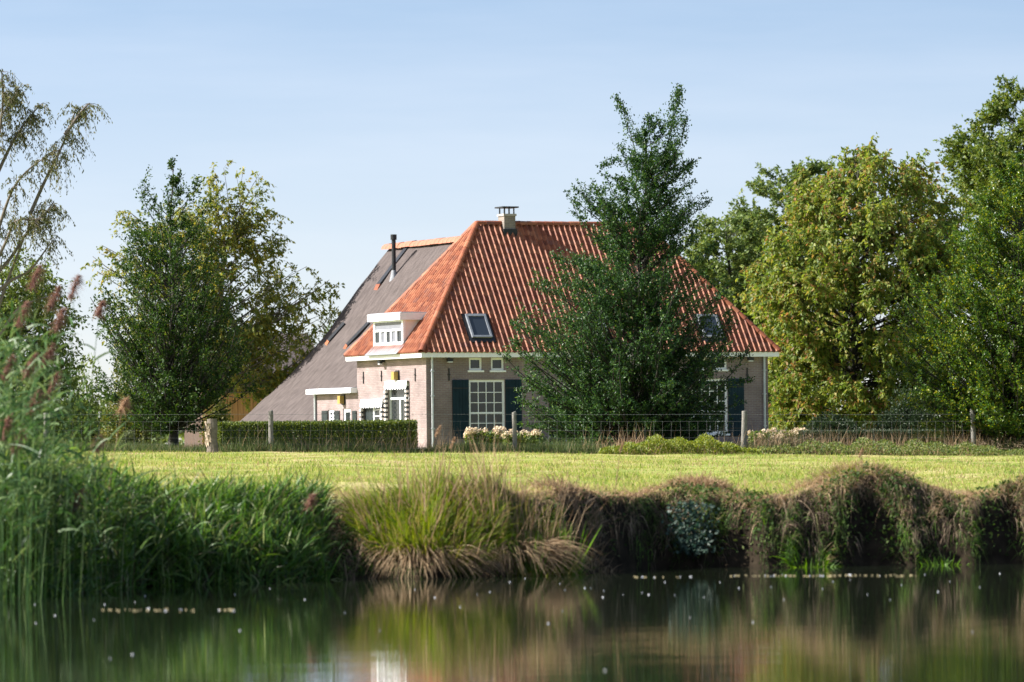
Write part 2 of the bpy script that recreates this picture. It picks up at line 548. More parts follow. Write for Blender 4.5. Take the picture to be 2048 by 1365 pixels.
class Face:
    """a wall face: x runs left to right seen from outside, d outwards"""
    def __init__(self, o, e, nrm):
        self.o, self.e, self.n = np.array(o, float), np.array(e, float), np.array(nrm, float)

    def p(self, x, z, d=0.0):
        return self.o + self.e * x + self.n * d + np.array([0, 0, z])

    def pix(self, px, py, d=0.0):
        h = hit(px, py, self.n, self.n @ self.o + d)
        return (h - self.o) @ self.e, h[2]

    def box(self, mb, x0, x1, z0, z1, d0, d1):
        c = [self.p(x, z, d) for z in (z0, z1) for (x, d) in ((x0, d1), (x1, d1), (x1, d0), (x0, d0))]
        mb.add(c, [(0, 3, 2, 1), (4, 5, 6, 7), (0, 1, 5, 4), (1, 2, 6, 5), (2, 3, 7, 6), (3, 0, 4, 7)])

    def wall(self, mb, x0, x1, z0, z1, holes, depth=0.14):
        xs = sorted({x0, x1, *[h[0] for h in holes], *[h[1] for h in holes]})
        zs = sorted({z0, z1, *[h[2] for h in holes], *[h[3] for h in holes]})
        for i in range(len(xs) - 1):
            for j in range(len(zs) - 1):
                mx_, mz_ = (xs[i] + xs[i + 1]) / 2, (zs[j] + zs[j + 1]) / 2
                if any(h[0] < mx_ < h[1] and h[2] < mz_ < h[3] for h in holes):
                    continue
                mb.add([self.p(xs[i], zs[j]), self.p(xs[i + 1], zs[j]), self.p(xs[i + 1], zs[j + 1]), self.p(xs[i], zs[j + 1])], [(0, 1, 2, 3)])
        for (a, b, c, d) in holes:
            q = [self.p(a, c), self.p(b, c), self.p(b, d), self.p(a, d)]
            k = [self.p(a, c, -depth), self.p(b, c, -depth), self.p(b, d, -depth), self.p(a, d, -depth)]
            mb.add(q + k, [(0, 4, 5, 1), (1, 5, 6, 2), (2, 6, 7, 3), (3, 7, 4, 0)])


house = empty('farmhouse', P0, TH, 'brick farmhouse with red pantile hipped front roof and grey thatched rear roof', 'farmhouse')

FRONT = Face((OV, OV, 0), (1, 0, 0), (0, -1, 0))
SIDE = Face((OV, HL - OV, 0), (0, -1, 0), (-1, 0, 0))       # the lit wall on the left; x=0 at its far end
FW = HW - 2 * OV
SW = HL - 2 * OV


def rect(face, xa, xb, ya, yb):
    xm, ym = (xa + xb) / 2, (ya + yb) / 2
    x0 = face.pix(xa, ym)[0]; x1 = face.pix(xb, ym)[0]
    z1 = face.pix(xm, ya)[1]; z0 = face.pix(xm, yb)[1]
    return x0, x1, z0, z1


def window(face, r, cols, rows, name='window', fmat='white', fw=0.07, split=None, sill=True, glass='glass', depth=0.10, bar=0.028, pane_depth=0.03):
    """frame with glazing bars, one pane of glass for each light"""
    x0, x1, z0, z1 = r
    mb = MB()
    d1, d0 = -depth + 0.055, -depth - 0.03
    face.box(mb, x0, x0 + fw, z0, z1, d0, d1); face.box(mb, x1 - fw, x1, z0, z1, d0, d1)
    face.box(mb, x0 + fw, x1 - fw, z1 - fw, z1, d0, d1 - 0.002); face.box(mb, x0 + fw, x1 - fw, z0, z0 + fw, d0, d1 - 0.002)
    gx = np.linspace(x0 + fw, x1 - fw, cols + 1); gz = np.linspace(z0 + fw, z1 - fw, rows + 1)
    for x in gx[1:-1]:
        face.box(mb, x - bar / 2, x + bar / 2, z0 + fw, z1 - fw, d0 + 0.03, d1 - 0.02)
    for k, z in enumerate(gz[1:-1]):
        b2 = bar * (2.2 if split == k + 1 else 1)
        face.box(mb, x0 + fw, x1 - fw, z - b2 / 2, z + b2 / 2, d0 + 0.028, d1 - 0.016)
    o = mb.build(name, M[fmat], house)
    for i in range(cols):
        for j in range(rows):
            g = MB()
            face.box(g, gx[i] + (bar * .5 if i else 0), gx[i + 1] - (bar * .5 if i < cols - 1 else 0), gz[j] + (bar * .5 if j else 0), gz[j + 1] - (bar * .5 if j < rows - 1 else 0), d0 + 0.008, d0 + 0.04)
            g.build('pane', M[glass], o)
    if sill:
        s = MB(); face.box(s, x0 - 0.06, x1 + 0.06, z0 - 0.07, z0 - 0.003, -depth, 0.05)
        s.build('sill', M['white'], o)
    return o


def shutter(face, r, mat='navy', n=5, d=0.012):
    x0, x1, z0, z1 = r
    mb = MB()
    xs = np.linspace(x0, x1, n + 1)
    for i in range(n):
        face.box(mb, xs[i] + 0.006, xs[i + 1] - 0.006, z0, z1, d, d + 0.03)
    face.box(mb, x0, x1, z0 + .003, z1 - .003, d + 0.002, d + 0.02)
    o = mb.build('shutter', M[mat], house)
    h = MB()
    for f in (0.14, 0.86):
        z = z0 + (z1 - z0) * f
        face.box(h, x0 + 0.02, x1 - 0.02, z - 0.02, z + 0.02, d + 0.031, d + 0.04)
    h.build('hinge', M['black'], o)
    return o


# openings of the front wall, read off the picture, in metres along the wall
big1 = rect(FRONT, 938, 1010, 760, 872)
dx_sym = FW
big3 = (FW - big1[1], FW - big1[0], big1[2], big1[3])
mid = rect(FRONT, 1131, 1256, 794, 892); mid = (mid[0], mid[1], 0.05, mid[3])
sm1 = rect(FRONT, 938, 964, 716, 741); sm2 = rect(FRONT, 982, 1008, 716, 741)
sm3 = (FW - sm2[1], FW - sm2[0], sm2[2], sm2[3]); sm4 = (FW - sm1[1], FW - sm1[0], sm1[2], sm1[3])
WT = ZE - 0.19
fh = [big1, big3, mid, sm1, sm2, sm3, sm4]
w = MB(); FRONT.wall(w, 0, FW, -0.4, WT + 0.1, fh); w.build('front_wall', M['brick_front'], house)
window(FRONT, big1, 4, 5, split=2, fw=0.085)
window(FRONT, big3, 4, 5, split=2, fw=0.085)
window(FRONT, mid, 6, 5, name='garden_door', split=4, fw=0.085)
for s_ in (sm1, sm2, sm3, sm4):
    window(FRONT, s_, 1, 1, fw=0.075)
sw = rect(FRONT, 905, 938, 760, 876)
swid = sw[1] - sw[0]
for b_ in (big1, big3):
    shutter(FRONT, (b_[0] - swid - 0.01, b_[0] - 0.01, b_[2] - 0.10, b_[3] + 0.0))
    shutter(FRONT, (b_[1] + 0.01, b_[1] + swid + 0.01, b_[2] - 0.10, b_[3] + 0.0))
shutter(FRONT, (mid[0] - 0.66, mid[0] - 0.01, 0.12, mid[3] - 0.02)); shutter(FRONT, (mid[1] + 0.01, mid[1] + 0.66, 0.12, mid[3] - 0.02))

# side wall
door = rect(SIDE, 776, 818, 766, 880); door = (door[0], door[1], 0.0, door[3])
swin = rect(SIDE, 727, 769, 803, 850)
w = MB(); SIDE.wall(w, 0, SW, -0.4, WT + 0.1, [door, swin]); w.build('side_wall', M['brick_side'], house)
x0, x1, z0, z1 = door
dm = MB()
SIDE.box(dm, x0, x0 + .10, z0, z1, -.14, -.06); SIDE.box(dm, x1 - .10, x1, z0, z1, -.14, -.06); SIDE.box(dm, x0 + .1, x1 - .1, z1 - .12, z1, -.14, -.062)
SIDE.box(dm, x0 + .1, x1 - .1, z1 - .62, z1 - .54, -.14, -.07)
SIDE.box(dm, x0 + .1, x1 - .1, z0, z0 + .9, -.14, -.075)
SIDE.box(dm, (x0 + x1) / 2 - .05, (x0 + x1) / 2 + .05, z0 + .9, z1 - .62, -.14, -.072)
do = dm.build('door', M['white'], house)
g = MB(); SIDE.box(g, x0 + .1, x1 - .1, z0 + .5, z1 - .1, -.145, -.11); g.build('pane', M['glass'], do)
window(SIDE, (swin[0] + 0.85, swin[1], swin[2], swin[3]), 2, 3, fw=0.09)
g = MB(); SIDE.box(g, swin[0], swin[0] + .84, swin[2], swin[3], -.1, -.05); g.build('shutter', M['darkgreen'], house)


def garland(r, drop):
    """scalloped white valance over an opening and side drops of striped cloth"""
    x0, x1, z0, z1 = r
    v = MB()
    n = 9
    xs = np.linspace(x0 - .05, x1 + .05, n + 1)
    for i in range(n):
        a, b = xs[i], xs[i + 1]
        pts = [SIDE.p(a, z1 + .06, .10), SIDE.p(b, z1 + .06, .10)]
        arc = [SIDE.p(a + (b - a) * t, z1 - .17 - .09 * math.sin(math.pi * t), .13) for t in np.linspace(0, 1, 6)]
        vv = pts + arc
        v.add(vv, [(0, 2 + k, 3 + k) for k in range(5)])
        v.add([pts[0], pts[1], arc[-1]], [(0, 2, 1)])
    SIDE.box(v, x0 - .05, x1 + .05, z1 + .05, z1 + .075, 0.0, .11)
    o = v.build('valance', M['white'], house)
    for s_, xx in ((0, x0), (1, x1)):
        k = 0; z = z1 - .2
        while z > z1 - drop:
            q = MB()
            ww = .08 + .03 * (k % 2)
            SIDE.box(q, xx - ww + .02, xx + .05, z - .08, z, .03, .10 + .03 * (k % 2))
            q.build('cloth_stripe', M['cream'] if k % 2 else M['darkgreen'], o)
            z -= .085; k += 1


garland(door, 1.75)
garland(swin, 0.8)

# iron wall anchors, lamps and lanterns
for face, px, ya, yb in ((SIDE, 727.5, 744, 768), (SIDE, 763.5, 742, 763), (SIDE, 831, 737, 763), (FRONT, 897.5, 737, 762), (FRONT, 1494, 736, 765)):
    x, zt = face.pix(px, ya); zb = face.pix(px, yb)[1]
    mb = MB(); face.box(mb, x - .022, x + .022, zb, zt, .003, .035); face.box(mb, x - .05, x + .05, (zb + zt) / 2 - .02, (zb + zt) / 2 + .02, .003, .045)
    mb.build('wall_anchor', M['black'], house)
for face, px, py in ((SIDE, 769, 724), (FRONT, 896, 720), (FRONT, 1497, 718)):
    x, z = face.pix(px, py)
    mb = MB()
    face.box(mb, x - .03, x + .03, z - .02, z + .12, .003, .12)
    face.box(mb, x - .11, x + .11, z - .07, z + .05, .12, .24)
    o = mb.build('flood_lamp', M['black'], house)
    mb = MB(); face.box(mb, x - .09, x + .09, z - .10, z - .071, .125, .235); mb.build('lens', M['white'], o)
LEAN = Face((OV, HL - OV, 0), (0, -1, 0), (-1, 0, 0))
for px, py in ((796, 752), (688, 800)):
    x, z = SIDE.pix(px, py)
    mb = MB()
    SIDE.box(mb, x - .13, x + .12, z - .15, z + .15, .05, .22)
    o = mb.build('wall_lantern', M['yellow'], house)
    mb = MB(); SIDE.box(mb, x - .16, x + .15, z - .19, z + .20, .003, .049); mb.build('bracket', M['black'], o)

# right and back walls
w = MB()
w.add([(HW - OV, OV, -.4), (HW - OV, HL - OV, -.4), (HW - OV, HL - OV, WT + .1), (HW - OV, OV, WT + .1)], [(0, 1, 2, 3)])
w.add([(HW - OV, HL - OV, -.4), (OV, HL - OV, -.4), (OV, HL - OV, WT + .1), (HW - OV, HL - OV, WT + .1)], [(0, 1, 2, 3)])
w.build('rear_wall', M['brick_side'], house)

# white box gutters round the eaves
for (a, b, nm) in (((0, 0), (HW, 0), 'F'), ((0, HL), (0, 0), 'S'), ((HW, 0), (HW, HL), 'R')):
    mb = MB()
    if nm == 'F':
        mb.box(-.02, HW + .02, -.02, .16, ZE - .19, ZE - .01); mb.box(0.14, HW - .14, .161, OV + .02, ZE - .188, ZE - .16)
    elif nm == 'S':
        mb.box(-.021, .16, .161, HL + .02, ZE - .189, ZE - .011); mb.box(.161, OV + .02, OV + .03, HL, ZE - .187, ZE - .16)
    else:
        mb.box(HW - .16, HW + .021, .161, HL + .02, ZE - .189, ZE - .011); mb.box(HW - OV - .02, HW - .161, OV + .03, HL, ZE - .187, ZE - .16)
    mb.build('gutter', M['white'], house)

# downpipes
for px in (863.5, 1527.5):
    x = FRONT.pix(px, 800)[0]
    mb = MB()
    q = FRONT.p(x, 0, .07)
    tube1(mb, [(q[0], q[1], -.2), (q[0], q[1], 1.2), (q[0], q[1], ZE - .5), (q[0], q[1], ZE - .19)], .045, 8)
    for z in (.8, 2.0, 2.9):
        FRONT.box(mb, x - .06, x + .06, z, z + .04, .0, .13)
    mb.build('downpipe', M['zinc'], house)

# --- tiled roof
roof = MB()
TH_IN = 0.05
apexL = np.array([HA, HL / 2, ZR]); apexR = np.array([HW - HA, HL / 2, ZR])
roof.add([(0, 0, ZE), (HW, 0, ZE), apexR, apexL], [(0, 1, 2, 3)])
roof.add([(0, HL, ZE), (0, 0, ZE), apexL], [(0, 1, 2)])
roof.add([(HW, 0, ZE), (HW, HL, ZE), apexR], [(0, 1, 2)])
roof.add([(HW, HL, ZE), (0, HL, ZE), apexL, apexR], [(0, 1, 2, 3)])
for arr in roof.v:
    arr[:, 2] -= 0.02
roof_o = roof.build('roof', M['tile'], house)

PITCH, COVER, TLEN = 0.222, 0.222, 0.27
_t = np.linspace(0, 1, 8)
PROF = 0.048 * np.cos(2 * np.pi * (_t - 0.2)) + 0.006 * np.cos(4 * np.pi * (_t - 0.2))


def tile_verts():
    x = _t * PITCH
    lo = np.stack([x, np.zeros(8), PROF + 0.070], 1)
    up = np.stack([x, np.full(8, TLEN), PROF + 0.056], 1)
    lip = np.stack([x, np.full(8, 0.004), PROF + 0.050], 1)
    return np.concatenate([lo, up, lip])


TV = tile_verts()
TF = np.array([(i, i + 1, 8 + i + 1, 8 + i) for i in range(7)] + [(16 + i, 16 + i + 1, i + 1, i) for i in range(7)])
_tm = MB(); _tm.add(TV, TF); TILE_ME = _tm.mesh('roof_tile', M['tile'])
slopes = [
    (np.array([0, 0, ZE]), np.array([1., 0, 0]), np.array([0, HL / 2, ZR - ZE]), HW, HA, HA),
    (np.array([0, HL, ZE]), np.array([0, -1., 0]), np.array([HA, 0, ZR - ZE]), HL, HL / 2, HL / 2),
    (np.array([HW, 0, ZE]), np.array([0, 1., 0]), np.array([-HA, 0, ZR - ZE]), HL, HL / 2, HL / 2),
    (np.array([HW, HL, ZE]), np.array([-1., 0, 0]), np.array([0, -HL / 2, ZR - ZE]), HW, HA, HA),
]
SKYL = []     # roof windows on the front slope: (x0,x1,s0,s1)
SL_LEN = math.hypot(HL / 2, ZR - ZE)
fn = np.cross(slopes[0][1], slopes[0][2] / SL_LEN)


def roof_pix(px, py, d=0.08):
    h = hit(px, py, fn, fn @ slopes[0][0] + d)
    q = h - slopes[0][0]
    return q[0], q @ (slopes[0][2] / SL_LEN)


a0 = roof_pix(940, 676)[1]; a1 = roof_pix(940, 630)[1]
xl = roof_pix(937, 653)[0]; xr = roof_pix(977, 653)[0]
swd = xr - xl
SKYL = [(xl, xr, a0, a1), (HW / 2 - swd / 2, HW / 2 + swd / 2, a0, a1), (HW - xr, HW - xl, a0, a1)]
nparts = 0
for si, (o, e1, up, wid, la, lb) in enumerate(slopes):
    ln = np.linalg.norm(up); e2 = up / ln; n = np.cross(e1, e2)
    rows = int(ln / COVER)
    rest = MB()
    cand = []
    for r in range(rows + 1):
        s = r * COVER - 0.05
        fr_ = s / ln
        xlo, xhi = la * fr_, wid - lb * fr_
        c0, c1 = int(math.floor(xlo / PITCH)), int(math.ceil(xhi / PITCH))
        for c in range(c0, c1):
            x = c * PITCH
            if si == 0 and any(k[0] - .15 < x + PITCH / 2 < k[1] + .15 and k[2] - .2 < s + .1 < k[3] + .06 for k in SKYL):
                continue
            cand.append((x, s))
    for (x, s) in cand:
        full = (x > la * (s + TLEN) / ln) and (x + PITCH < wid - lb * (s + TLEN) / ln) and s + TLEN < ln
        tilt = rng.normal(0, 0.008); dz = rng.normal(0, 0.003)
        P = o + e1 * x + e2 * s + n * dz
        if si == 0 and full and x < 4.55 and nparts < 300:
            t = link('roof_tile', TILE_ME, roof_o)
            m4 = Matrix(((e1[0], e2[0], n[0], P[0]), (e1[1], e2[1], n[1], P[1]), (e1[2], e2[2], n[2], P[2]), (0, 0, 0, 1)))
            t.matrix_local = m4 @ Matrix.Rotation(tilt, 4, 'Z')
            nparts += 1
            continue
        v = TV.copy(); v[:, 0] += x; v[:, 1] += s; v[:, 2] += dz
        v[:, 1] = np.minimum(v[:, 1], ln)
        v[:, 0] = np.clip(v[:, 0], la * v[:, 1] / ln, wid - lb * v[:, 1] / ln)
        rest.add(o + v[:, 0:1] * e1 + v[:, 1:2] * e2 + v[:, 2:3] * n, TF)
    t = rest.build('tile_field', M['tile'], roof_o)
    t['kind'] = 'stuff'


def cap_mesh(name, rad, length):
    mb = MB()
    k = 9
    a = np.linspace(-0.25, math.pi + 0.25, k)
    lo = np.stack([np.cos(a) * rad * 1.08, np.zeros(k), np.sin(a) * rad * 1.05], 1)
    hi = np.stack([np.cos(a) * rad * 0.92, np.full(k, length), np.sin(a) * rad * 0.88], 1)
    li = lo * np.array([.85, 1, .85]) + np.array([0, .004, 0])
    mb.add(np.concatenate([lo, hi, li]), [(i, k + i, k + i + 1, i + 1) for i in range(k - 1)] + [(2 * k + i, i, i + 1, 2 * k + i + 1) for i in range(k - 1)])
    return mb.mesh(name, M['tile'], smooth=False)


HIP_ME = cap_mesh('hip_tile', 0.125, 0.40)


def caps(a, b, me, name, step=0.36, lift=0.015):
    a, b = np.array(a, float), np.array(b, float)
    d = b - a; ln = np.linalg.norm(d); d /= ln
    zz = np.array([0, 0, 1.]); x = unit(np.cross(d, zz)); z = np.cross(x, d)
    k = int(ln / step)
    for i in range(k + 1):
        p = a + d * (i * ln / (k + 1)) + z * lift
        t = link(name, me, roof_o)
        t.matrix_local = Matrix(((x[0], d[0], z[0], p[0]), (x[1], d[1], z[1], p[1]), (x[2], d[2], z[2], p[2]), (0, 0, 0, 1))) @ Matrix.Rotation(rng.normal(0.03, .012), 4, 'X')


caps((0, 0, ZE), apexL, HIP_ME, 'hip_tile')
caps((0, HL, ZE), apexL, HIP_ME, 'hip_tile')
caps((HW, 0, ZE), apexR, HIP_ME, 'hip_tile')
caps((HW, HL, ZE), apexR, HIP_ME, 'hip_tile')
caps(apexL, apexR, HIP_ME, 'ridge_tile')

# roof windows in the tiles
e2f = slopes[0][2] / SL_LEN


def sl_box(mb, x0, x1, s0, s1, d0, d1):
    c = [slopes[0][0] + np.array([1., 0, 0]) * x + e2f * s + fn * d for d in (d0, d1) for (x, s) in ((x0, s0), (x1, s0), (x1, s1), (x0, s1))]
    mb.add(c, [(0, 3, 2, 1), (4, 5, 6, 7), (0, 1, 5, 4), (1, 2, 6, 5), (2, 3, 7, 6), (3, 0, 4, 7)])


for (x0, x1, s0, s1) in SKYL:
    mb = MB(); f = .075
    sl_box(mb, x0, x0 + f, s0, s1, .0, .15); sl_box(mb, x1 - f, x1, s0, s1, .0, .15)
    sl_box(mb, x0 + f, x1 - f, s1 - f * 1.4, s1, .0, .148); sl_box(mb, x0 + f, x1 - f, s0, s0 + f, .0, .147)
    o = mb.build('roof_window', M['lead'], house)
    mb = MB(); sl_box(mb, x0 + f, x1 - f, s0 + f, s1 - f * 1.4, .08, .12); mb.build('pane', M['skyglass'], o)
    mb = MB(); sl_box(mb, x0 - .12, x1 + .12, s0 - .2, s0 - .003, .03, .075); sl_box(mb, x0 - .12, x0 - .003, s0, s1 + .06, .03, .07); sl_box(mb, x1 + .003, x1 + .12, s0, s1 + .06, .03, .07)
    mb.build('flashing', M['black'], o)

# chimney
cx0 = hit(1008.5, 455, (0, 1, 0), HL / 2 - .30)[0]
cw = .46
ctop = hit(1018, 428, (0, 1, 0), HL / 2 - .30)[2]
mb = MB(); mb.box(cx0, cx0 + cw, HL / 2 - .30, HL / 2 + .25, ZR - .9, ctop - .08)
ch = mb.build('chimney', M['brick_chim'], house)
mb = MB(); mb.box(cx0 - .035, cx0 + cw + .035, HL / 2 - .335, HL / 2 + .285, ctop - .08, ctop); mb.build('chimney_slab', M['stone'], ch)
mb = MB()
for ux in (cx0 + .02, cx0 + cw / 2 - .02, cx0 + cw - .06):
    for vy in (HL / 2 - .27, HL / 2 + .18):
        mb.box(ux, ux + .04, vy, vy + .04, ctop, ctop + .22)
mb.build('chimney_leg', M['black'], ch)
mb = MB(); mb.box(cx0 - .10, cx0 + cw + .10, HL / 2 - .40, HL / 2 + .35, ctop + .22, ctop + .275); mb.build('chimney_cap', M['black'], ch)
mb = MB(); mb.box(cx0 - .05, cx0 + cw + .05, HL / 2 - .36, HL / 2 + .3, ZR - .62, ZR - .18); mb.build('flashing', M['black'], ch)

# dormer on the lit slope
sn_ = np.array([-(ZR - ZE), 0, HA]); sn_ /= np.linalg.norm(sn_)
sd = sn_ @ np.array([0, 0, ZE])
qn = hit(811, 690, sn_, sd); qf = hit(749, 697, sn_, sd)
du = (qn[0] + qf[0]) / 2 - .02
dv0, dv1 = qn[1], qf[1]
dz0 = qn[2] - .02
dzt = hit(811, 640, (1, 0, 0), du)[2]
dzr = hit(808, 625, (1, 0, 0), du - .15)[2]
DF = Face((du, dv1, 0), (0, -1, 0), (-1, 0, 0))
dw = dv1 - dv0
drm = MB()
ub = HA * (dzt - ZE) / (ZR - ZE) + .05
dorm = link('dormer', None, house)
for v_ in (dv0 + .03, dv1 - .03):
    drm = MB()
    drm.add([(x_, v_ + k_, z_) for k_ in (-.02, .02) for (x_, z_) in ((du, dz0), (ub, dzt), (du, dzt))], [(0, 1, 2), (3, 5, 4)])
    drm.f[4].append(np.array([(0, 3, 4, 1), (1, 4, 5, 2), (2, 5, 3, 0)])); drm.mi[4].append(np.zeros(3, np.int32))
    drm.build('cheek', M['cream'], dorm)
mb = MB()
mb.box(du - .22, ub + .2, dv0 - .12, dv1 + .16, dzt + .003, dzr)
mb.build('dormer_roof', M['white'], dorm)
mb = MB(); mb.box(du - .12, ub + .15, dv0 - .02, dv1 + .1, dzr + .002, dzr + .03); mb.build('roof_felt', M['lead'], dorm)
hz = dzt - dz0
mb = MB(); fw_ = .16
DF.box(mb, 0, fw_, dz0, dzt, -.05, .05); DF.box(mb, dw - fw_, dw, dz0, dzt, -.05, .05)
DF.box(mb, fw_, dw - fw_, dz0, dz0 + .14, -.05, .049); DF.box(mb, fw_, dw - fw_, dzt - .05, dzt, -.05, .049)
zb = dzt - .32
DF.box(mb, fw_, dw - fw_, zb - .07, zb, -.05, .048)
xs = np.linspace(fw_, dw - fw_, 6)
for x in xs[1:-1]:
    DF.box(mb, x - .065, x + .065, dz0 + .14, zb - .07, -.05, .047)
wf = mb.build('dormer_window', M['white'], dorm)
mb = MB(); DF.box(mb, fw_, dw - fw_, zb, dzt - .05, -.04, .02); mb.build('roller_blind', M['blind'], dorm)
for i in range(5):
    mb = MB(); DF.box(mb, xs[i] + (.065 if i else 0), xs[i + 1] - (.065 if i < 4 else 0), dz0 + .14, zb - .07, -.045, .0)
    mb.build('dormer_pane', M['glass'] if i % 2 == 0 else M['blind'], dorm)
mb = MB(); mb.add([(du - .05, dv0 - .1, dz0 + .02), (du - .05, dv1 + .1, dz0 + .02), (du - .38, dv1 + .1, dz0 - .32), (du - .38, dv0 - .1, dz0 - .32)], [(0, 1, 2, 3)])
mb.v[0][:, 2] += .0
mb.build('lead_apron', M['lead'], dorm)
mb = MB(); nseg = [(du - .05, dz0 - .02), (ub + .1, dzt - .02)]
mb.add([(nseg[0][0], dv0 - .13, nseg[0][1] + .09), (nseg[1][0], dv0 - .13, nseg[1][1] + .09), (nseg[1][0], dv0 + .03, nseg[1][1] + .10), (nseg[0][0], dv0 + .03, nseg[0][1] + .10)], [(0, 1, 2, 3)])
mb.build('flashing', M['black'], dorm)

# thatched rear wing
UC = HW / 2
BZ = HC - ZG
prof = [(UC, 8.25), (6.4, 7.22), (5.6, 6.22), (4.95, 5.38), (4.27, 4.52), (3.3, 3.50), (2.3, 2.58), (1.5, 1.90), (.75, 1.27), (0.1, .80), (-.5, .45)]
prof = [(u, z + BZ) for u, z in prof]
V0, V1 = HL - 1.6, 20.6
NV = 60


def thatch_sheet(mirror):
    mb = MB()
    pu = np.array([p[0] for p in prof]); pz = np.array([p[1] for p in prof])
    tt = np.linspace(0, 1, 56)
    cum = np.concatenate([[0], np.cumsum(np.hypot(np.diff(pu), np.diff(pz)))]); cum /= cum[-1]
    U = np.interp(tt, cum, pu); Z = np.interp(tt, cum, pz)
    vs = np.linspace(V0, V1, NV)
    if mirror: U = 2 * UC - U
    UU, VV = np.meshgrid(U, vs); ZZ = np.meshgrid(Z, vs)[0]
    end = np.clip((VV - (V1 - .5)) / .5, 0, 1)
    ZZ = ZZ - .18 * end ** 2 + .018 * np.sin(UU * 3.1 + VV * 1.7) + .014 * np.sin(UU * 7.3 - VV * 3.9)
    k = len(U)
    i, j = np.meshgrid(np.arange(k - 1), np.arange(NV - 1))
    a = j * k + i
    mb.add(np.stack([UU, VV, ZZ], -1).reshape(-1, 3), np.stack([a, a + 1, a + k + 1, a + k], -1).reshape(-1, 4))
    low = np.stack([UU, VV, ZZ - .35], -1).reshape(-1, 3)
    mb.add(low, np.stack([a, a + k, a + k + 1, a + 1], -1).reshape(-1, 4))
    # eave and verge thickness
    n0 = 0; n1 = k * NV
    e = [(j_ * k + k - 1, (j_ + 1) * k + k - 1, n1 + (j_ + 1) * k + k - 1, n1 + j_ * k + k - 1) for j_ in range(NV - 1)]
    e += [((NV - 1) * k + i_, (NV - 1) * k + i_ + 1, n1 + (NV - 1) * k + i_ + 1, n1 + (NV - 1) * k + i_) for i_ in range(k - 1)]
    mb.f[4].append(np.array(e)); mb.mi[4].append(np.zeros(len(e), np.int32))
    return mb


th = thatch_sheet(False)
tm = thatch_sheet(True)
n0 = th.n
th.v += tm.v
for k in (3, 4):
    th.f[k] += [f + n0 for f in tm.f[k]]; th.mi[k] += tm.mi[k]
th.n += tm.n
thatch = th.build('thatched_roof', M['thatch'], house, smooth=True)
# clay ridge tiles on the thatch
cm_ = MB(); kk = 7; aa = np.linspace(0, math.pi, kk)
lo = np.stack([np.cos(aa) * .30, np.zeros(kk), np.sin(aa) * .24 - .17], 1)
cm_.add(np.concatenate([lo * np.array([1.03, 1, 1.03]), lo + np.array([0, .44, 0])]), [(i, kk + i, kk + i + 1, i + 1) for i in range(kk - 1)])
RME = cm_.mesh('thatch_ridge_tile', M['ridgeclay'])
for i in range(int((V1 - HL / 2 - .5) / .42)):
    t = link('ridge_tile', RME, thatch)
    t.location = (UC, HL / 2 + .6 + i * .42, prof[0][1] + .02 + rng.normal(0, .008))
# rear gable wall
mb = MB()
gp = [(u, V1 - .4, max(z - .4, -.4)) for u, z in prof] + [(2 * UC - u, V1 - .4, max(z - .4, -.4)) for u, z in reversed(prof)]
for i in range(len(prof) - 1):
    (u0, z0_), (u1, z1_) = prof[i], prof[i + 1]
    for sgn in (1, -1):
        a_, b_ = (UC + sgn * (u0 - UC)), (UC + sgn * (u1 - UC))
        mb.add([(a_, V1 - .4, -.4), (b_, V1 - .4, -.4), (b_, V1 - .4, max(z1_ - .36, -.3)), (a_, V1 - .4, z0_ - .36)], [(0, 1, 2, 3)])
mb.build('gable_wall', M['brick_front'], house)


def thatch_hit(px, py):
    r = hray(px, py)
    for t in np.linspace(.97, 1.25, 2800):
        p = CAML + r * t
        if p[0] > UC: continue
        z = np.interp(-p[0], [-q[0] for q in prof], [q[1] for q in prof])
        if p[2] <= z and V0 < p[1] < V1:
            return p
    return CAML + r * 1.06


# slim roof lights lying along the thatch
for (pa, pb) in (((823, 490), (762, 570)), ((692, 649), (660, 685)), ((741, 648), (697, 694))):
    A, B = thatch_hit(*pa), thatch_hit(*pb)
    d = unit(B - A); side_ = np.array([0, 1., 0]); nn = unit(np.cross(side_, d))
    if nn[2] < 0: nn = -nn
    mb = MB()
    side_ = np.cross(nn, d)
    if side_[1] < 0: side_ = -side_
    c = [A + side_ * w_ + nn * h_ for h_ in (-.1, .07) for w_ in (0, .35)] + [B + side_ * w_ + nn * h_ for h_ in (-.1, .07) for w_ in (0, .35)]
    mb.add(c, [(0, 1, 3, 2), (4, 6, 7, 5), (2, 3, 7, 6), (0, 4, 5, 1), (0, 2, 6, 4), (1, 5, 7, 3)])
    o = mb.build('roof_light', M['black'], thatch)
    E = B + d * .32
    mb = MB()
    c = [B + nn * .06, B + side_ * .4 + nn * .06, E + side_ * .4 - nn * .02, E - nn * .02]
    mb.add([p - nn * .08 for p in c] + c, [(0, 1, 2, 3), (4, 7, 6, 5), (0, 4, 5, 1), (1, 5, 6, 2), (2, 6, 7, 3), (3, 7, 4, 0)])
    mb.build('tile_apron', M['tile'], thatch)

# flue pipe
q = thatch_hit(788, 552)
top = CAML + hray(790, 472) * ((q[1] - CAML[1]) / hray(790, 472)[1])
mb = MB(); tube1(mb, [(q[0], q[1], q[2] - .4), (q[0], q[1], q[2] + .3), (q[0], q[1], top[2])], .085, 12)
fl = mb.build('flue_pipe', M['black'], house, smooth=False)
mb = MB(); tube1(mb, [(q[0], q[1], top[2] - .16), (q[0], q[1], top[2] + .05)], .125, 12); mb.build('flue_cap', M['black'], fl)
mb = MB(); tube1(mb, [(q[0], q[1], q[2] - .25), (q[0], q[1], q[2] + .22)], [.2, .09], 12); mb.build('flue_collar', M['lead'], fl)

